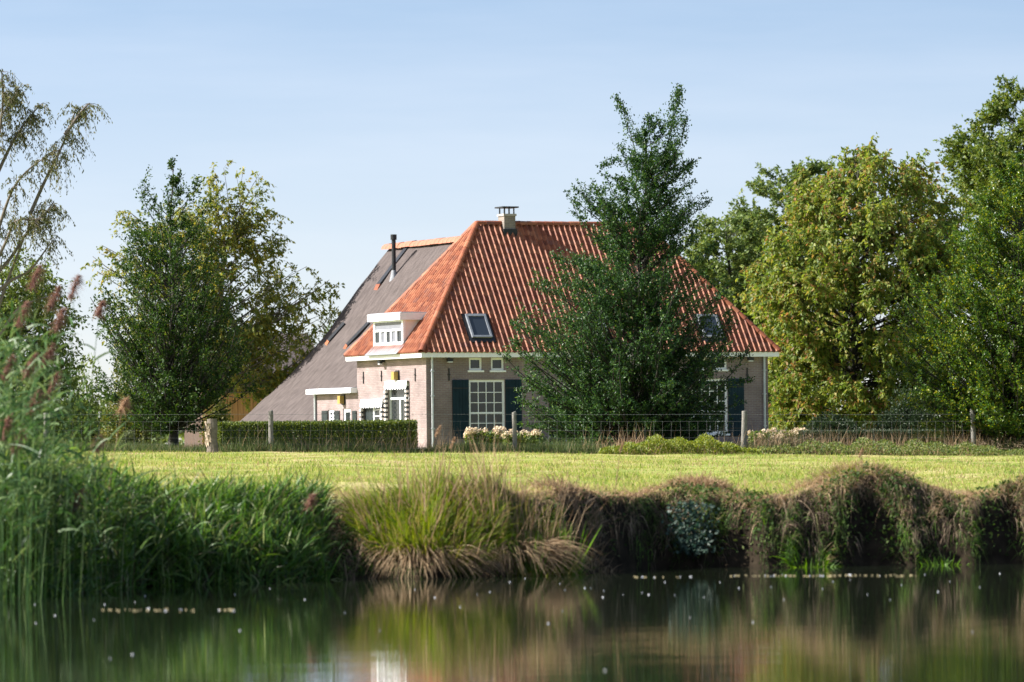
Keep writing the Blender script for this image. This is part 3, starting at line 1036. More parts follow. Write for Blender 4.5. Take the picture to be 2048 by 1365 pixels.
# lower annex continuing the lit wall backwards
ln0 = -SIDE.pix(632, 812)[0]       # its length behind the house
lz = SIDE.pix(690, 787)[1]
lwin = rect(SIDE, 656, 669, 820, 850); ldoor = rect(SIDE, 686, 701, 818, 870); ldoor = (ldoor[0], ldoor[1], .05, ldoor[3])
w = MB(); SIDE.wall(w, -ln0, -.004, -.4, lz + .1, [lwin, ldoor]); w.build('annex_wall', M['brick_side'], house)
w = MB()
vv = HL - OV + ln0
w.add([(OV, vv, -.4), (OV + 3.2, vv, -.4), (OV + 3.2, vv, lz + .1), (OV, vv, lz + .1)], [(0, 1, 2, 3)]); w.build('annex_end_wall', M['brick_front'], house)
mb = MB(); mb.box(OV - .28, OV + 2.6, HL - OV + .003, vv + .34, lz, lz + .19); mb.build('annex_roof', M['white'], house)
mb = MB(); mb.box(OV - .18, OV + 2.5, HL - OV + .05, vv + .25, lz + .192, lz + .21); mb.build('roof_felt', M['lead'], house)
window(SIDE, lwin, 2, 3, fw=.1, bar=.06)
window(SIDE, ldoor, 1, 1, fw=.13, name='annex_door', sill=False)
for xa, xb in ((645, 656), (670, 680), (706, 714)):
    r_ = rect(SIDE, xa, xb, 822, 856)
    if r_[1] > -.01: r_ = (r_[0], -.02, r_[2], r_[3])
    shutter(SIDE, r_, 'darkgreen', 3)
x = -ln0 + .05
mb = MB(); qq = SIDE.p(x, 0, .06); tube1(mb, [(qq[0], qq[1], -.2), (qq[0], qq[1], lz)], .05, 8); mb.build('downpipe', M['zinc'], house)

# ------------------------------------------------------------------ barn behind
bD = 226.0
pb = unproj(520, 800, bD)
barn = empty('barn', (pb[0], pb[1], ZG), R(14), 'old wooden barn with grey roof, half hidden behind the thatched wing', 'barn')
brd = MB()
x = -2.6; i = 0
bz = unproj(520, 772, bD)[2] - ZG; bt = unproj(520, 742, bD)[2] - ZG
bdark = plain('dark_barn_board', (0.075, 0.05, 0.04), .9, .3, 5, stretch=(3, 3, .4))
_b = MB(); _b.box(0, .215, -.03, .0, 0, bz); BME = _b.mesh('board', M['barnwood'])
_b = MB(); _b.box(0, .215, -.06, -.031, bz - .05, bt); BME2 = _b.mesh('upper_board', bdark)
while x < 2.6:
    for me_ in (BME, BME2):
        o = link('board', me_, barn); o.location = (x, rng.normal(0, .008), 0)
    x += .23
mb = MB()
rt = bt + 1.7
mb.add([(-3.4, -.9, bt - .15), (3.0, -.9, bt - .15), (2.6, 2.2, rt), (-3.4, 2.2, rt), (3.0, 5.2, bt - .15), (-3.4, 5.2, bt - .15)], [(0, 1, 2, 3), (3, 2, 4, 5)])
mb.add([(-3.4, -.9, bt - .45), (3.0, -.9, bt - .45), (3.0, -.9, bt - .152), (-3.4, -.9, bt - .152)], [(0, 1, 2, 3)])
mb.build('roof', M['thatch'], barn)
mb = MB(); mb.box(-2.58, 2.58, .05, 4.5, 0, bt - .1); mb.build('wall', bdark, barn)

# ------------------------------------------------------------------ trees
LM = {}
LM['beech'] = leafmat('beech_leaves', [(0, (.014, .042, .016)), (.5, (.028, .072, .021)), (.85, (.052, .115, .026)), (1, (.11, .18, .035))], .30, .45, spec=.3)
LM['hornbeam'] = leafmat('hornbeam_leaves', [(0, (.013, .036, .010)), (.5, (.026, .062, .013)), (.85, (.046, .095, .016)), (1, (.105, .15, .028))], .36, .5, spec=.25)
LM['walnut'] = leafmat('walnut_leaves', [(0, (.085, .145, .030)), (.45, (.155, .220, .042)), (.78, (.23, .265, .058)), (.92, (.30, .25, .07)), (1, (.28, .16, .07))], .45, .5, patch=.3, pscale=.6)
LM['walnut_l'] = leafmat('thin_walnut_leaves', [(0, (.10, .145, .032)), (.5, (.175, .215, .046)), (.85, (.26, .25, .055)), (1, (.36, .29, .045))], .42, .5, patch=.3, pscale=.7)
LM['oak'] = leafmat('oak_leaves', [(0, (.050, .095, .020)), (.5, (.095, .150, .028)), (1, (.18, .21, .042))], .35, .45, patch=.2)
LM['far'] = leafmat('far_leaves', [(0, (.065, .115, .038)), (.5, (.115, .175, .048)), (1, (.19, .225, .065))], .35, .5, patch=.2)
LM['birch'] = leafmat('birch_leaves', [(0, (.06, .08, .028)), (.6, (.10, .115, .038)), (1, (.17, .15, .06))], .38, .5)
LM['rightbeech'] = leafmat('right_hornbeam_leaves', [(0, (.024, .064, .014)), (.5, (.052, .115, .018)), (.8, (.12, .19, .024)), (1, (.28, .28, .035))], .36, .36, patch=.25, pscale=.7, spec=.3)
LM['hedge'] = leafmat('hedge_leaves', [(0, (.030, .060, .012)), (.6, (.080, .125, .018)), (1, (.19, .215, .03))], .25, .5)


def tree(name, label, mat, env, D, base_px, limbs=260, twigs=10, per=12, leaf=(.085, .05), up=.7, top=None, trunk_r=.16,
         twig_len=.55, orient='flat', bark='bark', depth=1.0, inner=.15, clear=None, group=None, droop=0.0, trunk_to=.97, parts=('crown', 'trunk'), surf=.5, clump=0.0, tt0=.3):
    base = unproj(base_px[0], base_px[1], D)
    base[2] = ground_z(base[0], base[1]) - .05
    zs, cxs, rs = [], [], []
    for (py, xa, xb) in env:
        a = unproj(xa, py, D); b = unproj(xb, py, D)
        zs.append(a[2] - base[2]); cxs.append((a[0] + b[0]) / 2 - base[0]); rs.append(max((b[0] - a[0]) / 2 * 1.08, .03))
    o_ = np.argsort(zs); zs = np.array(zs)[o_]; cxs = np.array(cxs)[o_]; rs = np.array(rs)[o_]
    zmin, zmax = zs[0], zs[-1]
    root = empty(name, base, 0, label, 'tree', group)
    # targets for the limbs, filling the crown
    zz = np.linspace(zmin, zmax, 400); ww = np.interp(zz, zs, rs) ** 1.35 + .03
    zt = rng.choice(zz, limbs, p=ww / ww.sum()) + rng.normal(0, .05, limbs)
    zt = np.clip(zt, zmin, zmax)
    r = np.interp(zt, zs, rs); c = np.interp(zt, zs, cxs)
    ph = rng.uniform(0, 2 * np.pi, limbs)
    rho = (inner + (1 - inner) * rng.uniform(0, 1, limbs)) ** surf
    T = np.stack([c + rho * r * np.cos(ph), rho * r * depth * np.sin(ph), zt], 1)
    top_x = np.interp(zmax, zs, cxs) if top is None else unproj(top, 500, D)[0] - base[0]
    zc = zmin if clear is None else clear
    za = np.clip(zt - rho * r * up * rng.uniform(.8, 1.25, limbs), min(zc, zmin) * .9 + .15, zmax * trunk_to)

    def trunk_at(z):
        f = z / zmax
        return np.stack([np.interp(f, [0, .25, 1], [0, top_x * .1, top_x]) + .05 * np.sin(z * 1.7), .04 * np.sin(z * 1.3 + 1), z], -1)

    S = trunk_at(za)
    t = np.linspace(0, 1, 7)
    mid_ = S * .45 + T * .55
    mid_[:, 2] += np.where(up > 0, -.10, .1) * np.linalg.norm(T - S, axis=1)
    mid_ += rng.normal(0, .10, mid_.shape) * np.linalg.norm(T - S, axis=1)[:, None]
    LB = (1 - t)[None, :, None] ** 2 * S[:, None] + (2 * t * (1 - t))[None, :, None] * mid_[:, None] + (t ** 2)[None, :, None] * T[:, None]
    ll = np.linalg.norm(T - S, axis=1)
    wood = MB()
    tz = np.linspace(0, zmax * trunk_to, 14)
    tp = trunk_at(tz)
    tr_ = trunk_r * (1 - (tz / zmax) * .93) * (1 + .5 * np.exp(-tz / .25))
    tubes(wood, tp[None], tr_[None], 9)
    lr = np.clip(.008 + .007 * ll, .008, trunk_r * .4)
    tubes(wood, LB, lr[:, None] * np.linspace(1, .25, 7)[None], 5)
    # twigs
    nt = limbs * twigs
    li = np.repeat(np.arange(limbs), twigs)
    tt = rng.uniform(tt0, 1, nt) ** .8
    k = np.minimum((tt * 6).astype(int), 5); fr_ = tt * 6 - k
    A = LB[li, k] * (1 - fr_)[:, None] + LB[li, k + 1] * fr_[:, None]
    tan = unit(LB[li, k + 1] - LB[li, k])
    rd = unit(rng.normal(0, 1, (nt, 3)))
    if orient == 'flat': rd[:, 2] *= .35
    d = unit(tan * .8 + rd * .75 + np.array([0, 0, .12 if orient != 'hang' else -.35]))
    tl = twig_len * rng.uniform(.5, 1.25, nt) * np.clip(ll[li] / 1.5, .45, 1.0)
    ts = np.linspace(0, 1, 4)
    TW = A[:, None] + d[:, None] * (tl[:, None] * ts)[..., None]
    TW[..., 2] -= (droop * tl)[:, None] * ts ** 2
    sel = rng.uniform(0, 1, nt) < .35
    tubes(wood, TW[sel], np.full((sel.sum(), 4), .0045) * np.linspace(1.2, .5, 4)[None], 3)
    wood.build(parts[1], M[bark], root, smooth=True)
    # leaves
    nl = nt * per
    ti = np.repeat(np.arange(nt), per)
    if clump > 0:
        keep = np.sin(TW[ti, 3, 0] * 2.1 + TW[ti, 3, 2] * 2.7) + np.sin(TW[ti, 3, 1] * 2.4 - TW[ti, 3, 2] * 1.9) > -2 + clump * 2 * rng.uniform(0, 1, nl)
        ti = ti[keep]; nl = len(ti)
    f = rng.uniform(.12, 1.05, nl)
    p = A[ti] + d[ti] * (tl[ti] * f)[:, None]
    p[:, 2] -= droop * tl[ti] * f ** 2
    p += rng.normal(0, .03, p.shape)
    ld = unit(d[ti] * .6 + rng.normal(0, .7, (nl, 3)) + np.array([0, 0, -.8 if orient == 'hang' else -.1]))
    n_ = rng.normal(0, .55 if orient == 'flat' else 1.0, (nl, 3)) + np.array([0, 0, 1.0 if orient == 'flat' else .25])
    sc_ = rng.uniform(.7, 1.25, nl)
    lv = MB()
    leaves(lv, p, ld, n_, leaf[0] * sc_, leaf[1] * sc_)
    lv.build(parts[0], LM[mat], root)
    return root


# centre beech
tree('beech_tree', 'dark green cone-shaped beech with a tall spire, in front of the farmhouse', 'beech',
     [(225, 1335, 1372), (270, 1250, 1374), (300, 1235, 1375), (345, 1195, 1380), (385, 1150, 1385), (410, 1146, 1408), (450, 1168, 1395), (500, 1182, 1388), (545, 1080, 1405),
      (590, 1055, 1440), (650, 1030, 1470), (710, 1020, 1492), (770, 1030, 1490), (830, 1062, 1468), (875, 1075, 1440), (895, 1110, 1400)],
     156, (1268, 905), limbs=620, twigs=11, per=22, leaf=(.085, .052), up=.85, top=1300, trunk_r=.15, twig_len=.5, inner=.1, trunk_to=.9)
# its two leaders
def leader(px_pts, D, n, mat, root, base, r0=.02, spread=.10, leaf=(.08, .05)):
    pts = np.array([unproj(a, b, D) for a, b in px_pts]) - base
    t = np.linspace(0, 1, 12)
    P = np.stack([np.interp(t, np.linspace(0, 1, len(pts)), pts[:, k]) for k in range(3)], 1)
    mb = MB(); tubes(mb, P[None], np.linspace(r0, .005, 12)[None], 5)
    mb.build('leader', M['bark'], root)
    f = rng.uniform(0, 1, n) ** .8
    p = np.stack([np.interp(f, t, P[:, k]) for k in range(3)], 1)
    sp = spread * (1.5 - f)
    p += rng.normal(0, 1, (n, 3)) * sp[:, None]
    lv = MB()
    leaves(lv, p, rng.normal(0, .6, (n, 3)) + np.array([0, 0, .8]), rng.normal(0, 1, (n, 3)), np.full(n, leaf[0]) * rng.uniform(.7, 1.2, n), np.full(n, leaf[1]))
    lv.build('leader_leaves', LM[mat], root)


bt_ = bpy.data.objects['beech_tree']; bb = np.array(bt_.location)
leader([(1325, 330), (1345, 250), (1352, 215), (1358, 176)], 156, 900, 'beech', bt_, bb, spread=.13)
leader([(1280, 340), (1262, 270), (1248, 225), (1232, 194)], 156, 600, 'beech', bt_, bb, spread=.11)
leader([(1310, 360), (1300, 280), (1296, 250), (1300, 235)], 156, 500, 'beech', bt_, bb, spread=.13)
leader([(1330, 350), (1362, 285), (1368, 262), (1372, 236)], 156, 300, 'beech', bt_, bb, spread=.09)

for pts in ([(1300, 455), (1240, 430), (1190, 405), (1146, 378)], [(1300, 480), (1350, 450), (1390, 425), (1420, 402)], [(1270, 650), (1180, 620), (1110, 590), (1056, 566)], [(1240, 720), (1150, 700), (1080, 670), (1020, 646)],
            [(1290, 660), (1370, 640), (1420, 610), (1455, 585)], [(1290, 740), (1380, 730), (1450, 725), (1500, 705)], [(1250, 800), (1150, 790), (1080, 780), (1030, 782)], [(1300, 780), (1400, 775), (1460, 770), (1505, 760)],
            [(1290, 560), (1350, 540), (1400, 520), (1430, 490)], [(1280, 580), (1190, 545), (1140, 530), (1100, 512)], [(1310, 350), (1270, 335), (1230, 320), (1200, 335)], [(1330, 370), (1360, 350), (1385, 325)]):
    leader(pts, 156, 420, 'beech', bt_, bb, r0=.016, spread=.10)

# left hornbeam
tree('hornbeam_tree', 'dark hornbeam behind the fence, its bare stems showing, left of the thatched roof', 'hornbeam',
     [(318, 330, 356), (345, 318, 370), (385, 262, 410), (420, 240, 430), (470, 236, 450), (530, 215, 478), (600, 190, 500), (690, 176, 505), (770, 176, 498), (830, 205, 470), (868, 250, 440)],
     149.6, (345, 895), limbs=300, twigs=10, per=14, leaf=(.09, .055), up=1.25, top=345, trunk_r=.13, twig_len=.5, inner=.08)
# thin walnut behind
tree('walnut_tree', 'thin yellowish walnut with see-through crown, overhanging the thatched roof', 'walnut_l',
     [(335, 425, 500), (370, 395, 545), (420, 250, 556), (470, 205, 560), (520, 190, 610), (570, 190, 664), (630, 205, 668), (690, 240, 662), (740, 330, 625), (780, 520, 600)],
     207.5, (436, 900), trunk_to=.72, limbs=230, twigs=11, per=17, leaf=(.17, .08), depth=.32, up=.5, top=455, trunk_r=.2, twig_len=.75, orient='hang', bark='palebark', droop=.35, inner=.1, clump=.45)
# large walnut right of the house
tree('walnut_tree', 'large rounded yellow-green walnut turning brown on top, right of the farmhouse', 'walnut',
     [(300, 1655, 1815), (325, 1615, 1860), (360, 1590, 1895), (420, 1565, 1925), (490, 1530, 1940), (560, 1492, 1935), (640, 1482, 1925), (720, 1528, 1905), (790, 1538, 1890), (850, 1550, 1870), (880, 1570, 1850)],
     209, (1705, 900), limbs=420, twigs=16, per=18, leaf=(.20, .10), tt0=.5, up=.45, top=1720, trunk_r=.25, twig_len=.8, orient='hang', droop=.35, inner=.2, surf=.4)
# far greens behind the roof
tree('lime_tree', 'fresh green round tree behind the brown-topped walnut', 'far',
     [(325, 1560, 1640), (370, 1490, 1680), (430, 1455, 1690), (500, 1430, 1700), (600, 1440, 1700), (720, 1480, 1690), (850, 1500, 1680)],
     245, (1590, 895), limbs=260, twigs=12, per=16, leaf=(.2, .12), up=.5, trunk_r=.25, twig_len=.7, inner=.3, surf=.35)
tree('lime_tree', 'low blue-green tree just right of the tiled roof slope', 'far',
     [(430, 1425, 1480), (460, 1395, 1520), (520, 1375, 1530), (600, 1380, 1540), (700, 1420, 1560), (850, 1480, 1570)],
     235, (1470, 895), limbs=220, twigs=12, per=16, leaf=(.18, .11), up=.5, trunk_r=.2, twig_len=.7, inner=.3, surf=.35)
# oak top right
tree('oak_tree', 'tall clumpy oak rising above the walnut at the right edge', 'oak',
     [(172, 2020, 2120), (205, 1990, 2180), (245, 1975, 2230), (290, 1905, 2260), (335, 1905, 2270), (400, 1930, 2270), (470, 1950, 2260), (560, 1970, 2240), (700, 2000, 2200)],
     232, (2090, 895), limbs=330, twigs=14, per=20, leaf=(.17, .11), up=.45, trunk_r=.4, twig_len=.8, inner=.3, surf=.4, tt0=.72, orient='ball')
# right hornbeam in front
tree('hornbeam_tree', 'glossy leafy hornbeam behind the fence at the right edge', 'rightbeech',
     [(310, 2030, 2075), (350, 2000, 2110), (400, 1965, 2150), (450, 1900, 2180), (520, 1870, 2200), (590, 1805, 2220), (680, 1790, 2230), (770, 1800, 2220), (840, 1830, 2200), (880, 1880, 2160)],
     156, (2030, 905), limbs=600, twigs=12, per=24, leaf=(.085, .052), up=.75, top=2050, trunk_r=.15, twig_len=.5, inner=.2)
# dark trees far left
tree('willow_tree', 'dense dark green willow behind the plumed reeds at the left edge', 'oak',
     [(505, -60, 70), (540, -120, 115), (600, -140, 140), (680, -150, 150), (760, -150, 160), (860, -140, 160)],
     172, (10, 895), limbs=260, twigs=12, per=16, leaf=(.13, .06), up=.5, trunk_r=.2, twig_len=.7, orient='hang', inner=.3, droop=.3)

# tall airy birch at the left edge: limbs follow the picture
def limb_tree(name, label, mat, D, base_px, limbs, leaf, droop, trunk_pts):
    base = unproj(base_px[0], base_px[1], D); base[2] = ground_z(base[0], base[1]) - .05
    root = empty(name, base, 0, label, 'tree')
    wood = MB(); lv = MB()

    def path(pts, K, y0=0.0, y1=0.0):
        P = np.array([unproj(a, b, D) for a, b in pts]) - base
        P[:, 1] += np.linspace(y0, y1, len(P))
        t = np.linspace(0, 1, K)
        Q = np.stack([np.interp(t, np.linspace(0, 1, len(P)), P[:, k]) for k in range(3)], 1)
        Q[1:-1] = Q[1:-1] * .5 + (Q[2:] + Q[:-2]) * .25
        return Q
    Q = path(trunk_pts, 16); Q[0, 2] = 0
    tubes(wood, Q[None], np.linspace(.28, .06, 16)[None], 8)
    for pts, y1, dens, f0 in limbs:
        Q = path(pts, 12, 0, y1)
        tubes(wood, Q[None], np.linspace(.07, .012, 12)[None], 6)
        n = int(dens * 1.15)
        f = f0 + (1 - f0) * rng.uniform(0, 1, n) ** .7
        A = np.stack([np.interp(f, np.linspace(0, 1, 12), Q[:, k]) for k in range(3)], 1)
        d = unit(rng.normal(0, 1, (n, 3)) + np.array([.25, 0, .15])); L = rng.uniform(.3, .85, n)
        ts = np.linspace(0, 1, 5)
        TW = A[:, None] + d[:, None] * (L[:, None] * ts)[..., None]
        TW[..., 2] -= (droop * L)[:, None] * ts ** 2
        tubes(wood, TW, np.full((n, 5), .008) * np.linspace(1.3, .4, 5), 3)
        per = 22
        ti = np.repeat(np.arange(n), per)
        g = rng.uniform(.3, 1.05, n * per)
        p = A[ti] + d[ti] * (L[ti] * g)[:, None]; p[:, 2] -= droop * L[ti] * g ** 2
        p += rng.normal(0, .04, p.shape)
        leaves(lv, p, rng.normal(0, .45, (n * per, 3)) + np.array([0, 0, -1.]), rng.normal(0, 1, (n * per, 3)), leaf[0] * rng.uniform(.7, 1.3, n * per), np.full(n * per, leaf[1]))
    wood.build('trunk', M['palebark'], root, smooth=True)
    lv.build('crown', LM[mat], root)


limb_tree('birch_tree', 'tall airy tree with drooping olive leaves and pale limbs at the left edge', 'birch', 168, (-45, 895), [
    ([(-5, 620), (15, 560), (45, 480), (75, 410)], .3, 16, .8),
    ([(60, 430), (85, 370), (120, 300), (140, 250), (150, 215)], .4, 36, .35),
    ([(130, 270), (150, 240), (168, 215), (178, 205)], .3, 14, .4),
    ([(-10, 480), (10, 420), (30, 370), (70, 330), (125, 300)], -.6, 40, .3),
    ([(-30, 400), (-10, 320), (5, 240), (8, 180), (5, 145)], -.4, 46, .2),
    ([(-20, 380), (20, 290), (50, 240), (80, 205)], .6, 46, .3),
    ([(-30, 360), (-20, 260), (20, 200), (35, 170)], .8, 36, .3),
    ([(-20, 560), (20, 520), (60, 450), (95, 420), (105, 400)], .6, 34, .35),
    ([(-20, 600), (20, 560), (60, 545), (90, 500), (105, 480)], .2, 12, .6),
    ([(-10, 530), (15, 480), (30, 440), (85, 440)], -.5, 30, .4),
    ([(-10, 690), (30, 620), (70, 600), (110, 590)], .2, 6, .5),
    ([(-30, 330), (-30, 250), (-40, 180), (-20, 150)], .3, 30, .2),
    ([(-30, 640), (-20, 560), (-10, 470), (0, 400)], .3, 24, .3),
], (.12, .042), .9, [(-45, 895), (-40, 700), (-30, 560), (-30, 420), (-25, 300), (-20, 200)])

# bushes that close the gaps low down
def bush(name, label, mat, px0, px1, ytop, D, n, leaf, cat='bush', seed_h=1.0, ybot=900, dep=None):
    a = unproj(px0, ytop, D); b = unproj(px1, ytop, D)
    c = (a + b) / 2; gz = float(ground_z(c[0], c[1])); h = (a[2] - gz); r = (b[0] - a[0]) / 2
    root = empty(name, (c[0], c[1], gz - .03), 0, label, cat)
    dp = dep or r * .7
    k = 26
    cc = rng.normal(0, 1, (k, 3)); cc = unit(cc) * rng.uniform(.3, .8, (k, 1)); cc[:, 2] = np.abs(cc[:, 2])
    cr_ = rng.uniform(.22, .45, k)
    i = rng.integers(0, k, n)
    q = unit(rng.normal(0, 1, (n, 3))) * (rng.uniform(.4, 1, (n, 1)) ** .4) * cr_[i][:, None] + cc[i]
    p = q * np.array([r, dp, h * .85]) + np.array([0, 0, h * .03]); p[:, 2] = np.clip(p[:, 2], .02, None)
    lv = MB(); leaves(lv, p, unit(q) + rng.normal(0, .6, (n, 3)), rng.normal(0, .7, (n, 3)) + np.array([0, 0, .6]), leaf[0] * rng.uniform(.7, 1.3, n), leaf[1] * rng.uniform(.8, 1.2, n))
    lv.build('foliage', LM[mat], root)
    st = MB(); m_ = 14
    T = cc[:m_] * np.array([r, dp, h * .85])
    S = T * np.array([.15, .15, 0])
    t = np.linspace(0, 1, 4)
    P = S[:, None] * (1 - t)[None, :, None] + T[:, None] * t[None, :, None]
    tubes(st, P, np.full((m_, 4), .02) * np.linspace(1.3, .5, 4), 4)
    st.build('stem', M['bark'], root)['kind'] = 'stuff'
    return root


LM['pale'] = leafmat('pale_shrub_leaves', [(0, (.07, .10, .05)), (1, (.14, .17, .08))], .35)
LM['lime'] = leafmat('lime_shrub_leaves', [(0, (.07, .10, .02)), (.6, (.13, .15, .035)), (1, (.20, .18, .06))], .35)
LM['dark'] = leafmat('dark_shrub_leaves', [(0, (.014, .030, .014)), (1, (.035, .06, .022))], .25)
bush('shrub', 'pale grey-green shrub by the fence left of the hornbeam', 'pale', 234, 280, 852, 150, 2600, (.07, .04))
bush('shrub', 'yellow-green shrub behind the hornbeam foot at left', 'lime', 190, 330, 660, 176, 9000, (.12, .06))
bush('shrub', 'light green shrub between the hornbeam and the wooden barn', 'lime', 400, 468, 735, 178, 3500, (.11, .06))
bush('shrub', 'low olive juniper by the fence, left of the rightmost post', 'lime', 1815, 1950, 838, 156.0, 5000, (.08, .03))
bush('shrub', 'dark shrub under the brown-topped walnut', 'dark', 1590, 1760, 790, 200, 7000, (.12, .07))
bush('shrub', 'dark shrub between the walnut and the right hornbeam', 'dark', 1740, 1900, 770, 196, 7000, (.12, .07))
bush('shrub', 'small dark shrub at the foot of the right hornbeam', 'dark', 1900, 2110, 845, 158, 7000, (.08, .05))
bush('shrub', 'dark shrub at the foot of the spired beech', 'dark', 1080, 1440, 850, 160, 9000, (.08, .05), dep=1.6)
bush('shrub', 'distant green bush far behind the thatched roof edge', 'far', 640, 730, 582, 300, 5000, (.25, .14))
bush('shrub', 'distant low green thicket seen under the thin walnut', 'far', 430, 640, 690, 290, 8000, (.25, .14))
bush('shrub', 'dark green thicket behind the reeds at left', 'far', 90, 240, 700, 205, 8000, (.16, .08))


def far_and_reflected_wood():
    n = 26000
    k = 150
    X = rng.uniform(-75, 75, k); Y = rng.uniform(420, 450, k); Rr = rng.uniform(2.0, 4.0, k); H = rng.uniform(2.5, 5.0, k)
    X[100:] = rng.uniform(80, 190, 50); Y[100:] = 150 - (X[100:] - 60) * .9 + rng.uniform(-8, 8, 50); Rr[100:] *= 1.7; H[100:] *= 2.3  # unseen trees added right of the pond, to darken what the window panes reflect
    i = rng.integers(0, k, n); q = unit(rng.normal(0, 1, (n, 3)))
    p = np.stack([X[i], Y[i], 1.8 + H[i] * .5], 1) + q * np.stack([Rr[i], Rr[i], H[i] * .55], 1)
    lv = MB(); leaves(lv, p, q + rng.normal(0, .5, (n, 3)), rng.normal(0, .7, (n, 3)) + np.array([0, 0, .5]), rng.uniform(.5, 1.0, n), rng.uniform(.35, .6, n))
    tag(lv.build('far_and_reflected_woodland', LM['far']), 'distant low woodland beyond the farm, plus unseen trees added for the window reflections', 'woodland', kind='stuff')


far_and_reflected_wood()


def hedge(name, label, xa, xb, ytop, D, depth, n, mat='hedge'):
    a = unproj(xa, ytop, D); b = unproj(xb, ytop, D)
    gz = float(ground_z((a[0] + b[0]) / 2, D)); h = (a[2] + b[2]) / 2 - gz; Lx = b[0] - a[0]
    root = empty(name, ((a[0] + b[0]) / 2, D, gz), 0, label, 'hedge')
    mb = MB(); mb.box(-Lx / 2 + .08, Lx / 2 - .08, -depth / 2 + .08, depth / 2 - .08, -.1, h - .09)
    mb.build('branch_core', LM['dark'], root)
    u = rng.uniform(0, 1, n); p = np.zeros((n, 3)); nn = np.zeros((n, 3))
    tot = Lx * depth + Lx * h * 1.6 + depth * h * 2
    for i, (pr, ax) in enumerate(((Lx * depth / tot, 't'), (Lx * h / tot, 'f'), (Lx * h * .6 / tot, 'k'), (depth * h / tot, 'l'), (depth * h / tot, 'r'))):
        s_ = (u < pr); u = np.where(s_, 9, u - pr)
        k = s_.sum()
        X = rng.uniform(-Lx / 2, Lx / 2, k); Y = rng.uniform(-depth / 2, depth / 2, k); Z = rng.uniform(0, h, k)
        if ax == 't': p[s_] = np.stack([X, Y, np.full(k, h)], 1); nn[s_] = (0, 0, 1)
        if ax == 'f': p[s_] = np.stack([X, np.full(k, -depth / 2), Z], 1); nn[s_] = (0, -1, 0)
        if ax == 'k': p[s_] = np.stack([X, np.full(k, depth / 2), Z], 1); nn[s_] = (0, 1, 0)
        if ax == 'l': p[s_] = np.stack([np.full(k, -Lx / 2), Y, Z], 1); nn[s_] = (-1, 0, 0)
        if ax == 'r': p[s_] = np.stack([np.full(k, Lx / 2), Y, Z], 1); nn[s_] = (1, 0, 0)
    p -= nn * rng.uniform(0, .14, (n, 1)); p += rng.normal(0, .015, p.shape)
    lv = MB(); leaves(lv, p, nn * .5 + rng.normal(0, .6, (n, 3)) + np.array([0, 0, .25]), nn + rng.normal(0, .6, (n, 3)), .065 * rng.uniform(.7, 1.4, n), .035 * rng.uniform(.8, 1.2, n))
    lv.build('foliage', LM[mat], root)


hedge('hedge', 'clipped box hedge with sunlit top, in front of the lit brick wall', 438, 832, 845, 163, 1.1, 30000)
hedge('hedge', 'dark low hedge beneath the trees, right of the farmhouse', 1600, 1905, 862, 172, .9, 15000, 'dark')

# hydrangeas by the house wall
FLM = leafmat('cream_flower', [(0, (.50, .40, .29)), (.6, (.62, .52, .38)), (1, (.66, .60, .46))], .25, .7)


def hydrangea(label, xa, xb, ytop, D, nf):
    a = unproj(xa, ytop, D); b = unproj(xb, ytop, D)
    c = (a + b) / 2; gz = float(ground_z(c[0], c[1])); h = a[2] - gz; r = (b[0] - a[0]) / 2
    root = empty('hydrangea_bush', (c[0], c[1], gz - .02), 0, label, 'bush', 'cream hydrangeas by the house')
    n = 2600
    p = rng.uniform(-1, 1, (n, 3)) * np.array([r, .5, .5]); p[:, 2] = (p[:, 2] + .5) * h * .85
    lv = MB(); leaves(lv, p, rng.normal(0, 1, (n, 3)), rng.normal(0, .6, (n, 3)) + np.array([0, -.3, .7]), np.full(n, .12), np.full(n, .08))
    lv.build('foliage', LM['oak'], root)
    for i in range(nf):
        q = np.array([rng.uniform(-r, r), rng.uniform(-.55, .1), h * rng.uniform(.62, 1.0)])
        k = 70; w_ = unit(rng.normal(0, 1, (k, 3))); rr = rng.uniform(.09, .14)
        fb = MB(); leaves(fb, w_ * rr * np.array([1, 1, .8]) - np.array([0, 0, .02]), rng.normal(0, 1, (k, 3)), w_ + rng.normal(0, .3, (k, 3)), np.full(k, .075), np.full(k, .07))
        o = fb.build('flower_head', FLM, root); o.location = q


hydrangea('cream hydrangea in front of the large white window with panes', 932, 1010, 858, 181, 15)
hydrangea('cream hydrangea beneath the right shutter of the large window', 1008, 1085, 862, 180, 13)
hydrangea('cream hydrangea under the right corner of the house', 1500, 1610, 858, 184, 18)

# ------------------------------------------------------------------ wire fence with posts
def fence_D(px): return 147.0 + (px - 400) / 1600.0 * 7.5


froot = unproj(540, 900, fence_D(540)); froot[2] = float(ground_z(froot[0], froot[1]))
fence = empty('wire_fence', froot, 0, 'wire mesh fence with a barbed top strand and weathered posts along the meadow', 'fence')
for px, yt, rad, lean in ((92, 826, .085, .01), (541, 822, .082, .0), (1028, 824, .075, -.02), (1489, 822, .095, .03), (1945, 820, .085, -.035)):
    D = fence_D(px); rad *= .88
    t = unproj(px, yt, D); gz = float(ground_z(t[0], t[1])); h = t[2] - gz
    mb = MB(); t0 = np.array([t[0], D, gz]) - froot
    pts = [t0 + np.array([-lean * h, 0, -.25])] + [t0 + np.array([-lean * h * (1 - f) + rng.normal(0, .004), 0, h * f]) for f in (.1, .35, .6, .85, .985, 1.0)]
    tube1(mb, pts, [rad * 1.06, rad * 1.05, rad * 1.02, rad, rad * .98, rad * .97, rad * .88], 9)
    mb.build('fence_post', M['oldwood'], fence, smooth=True)


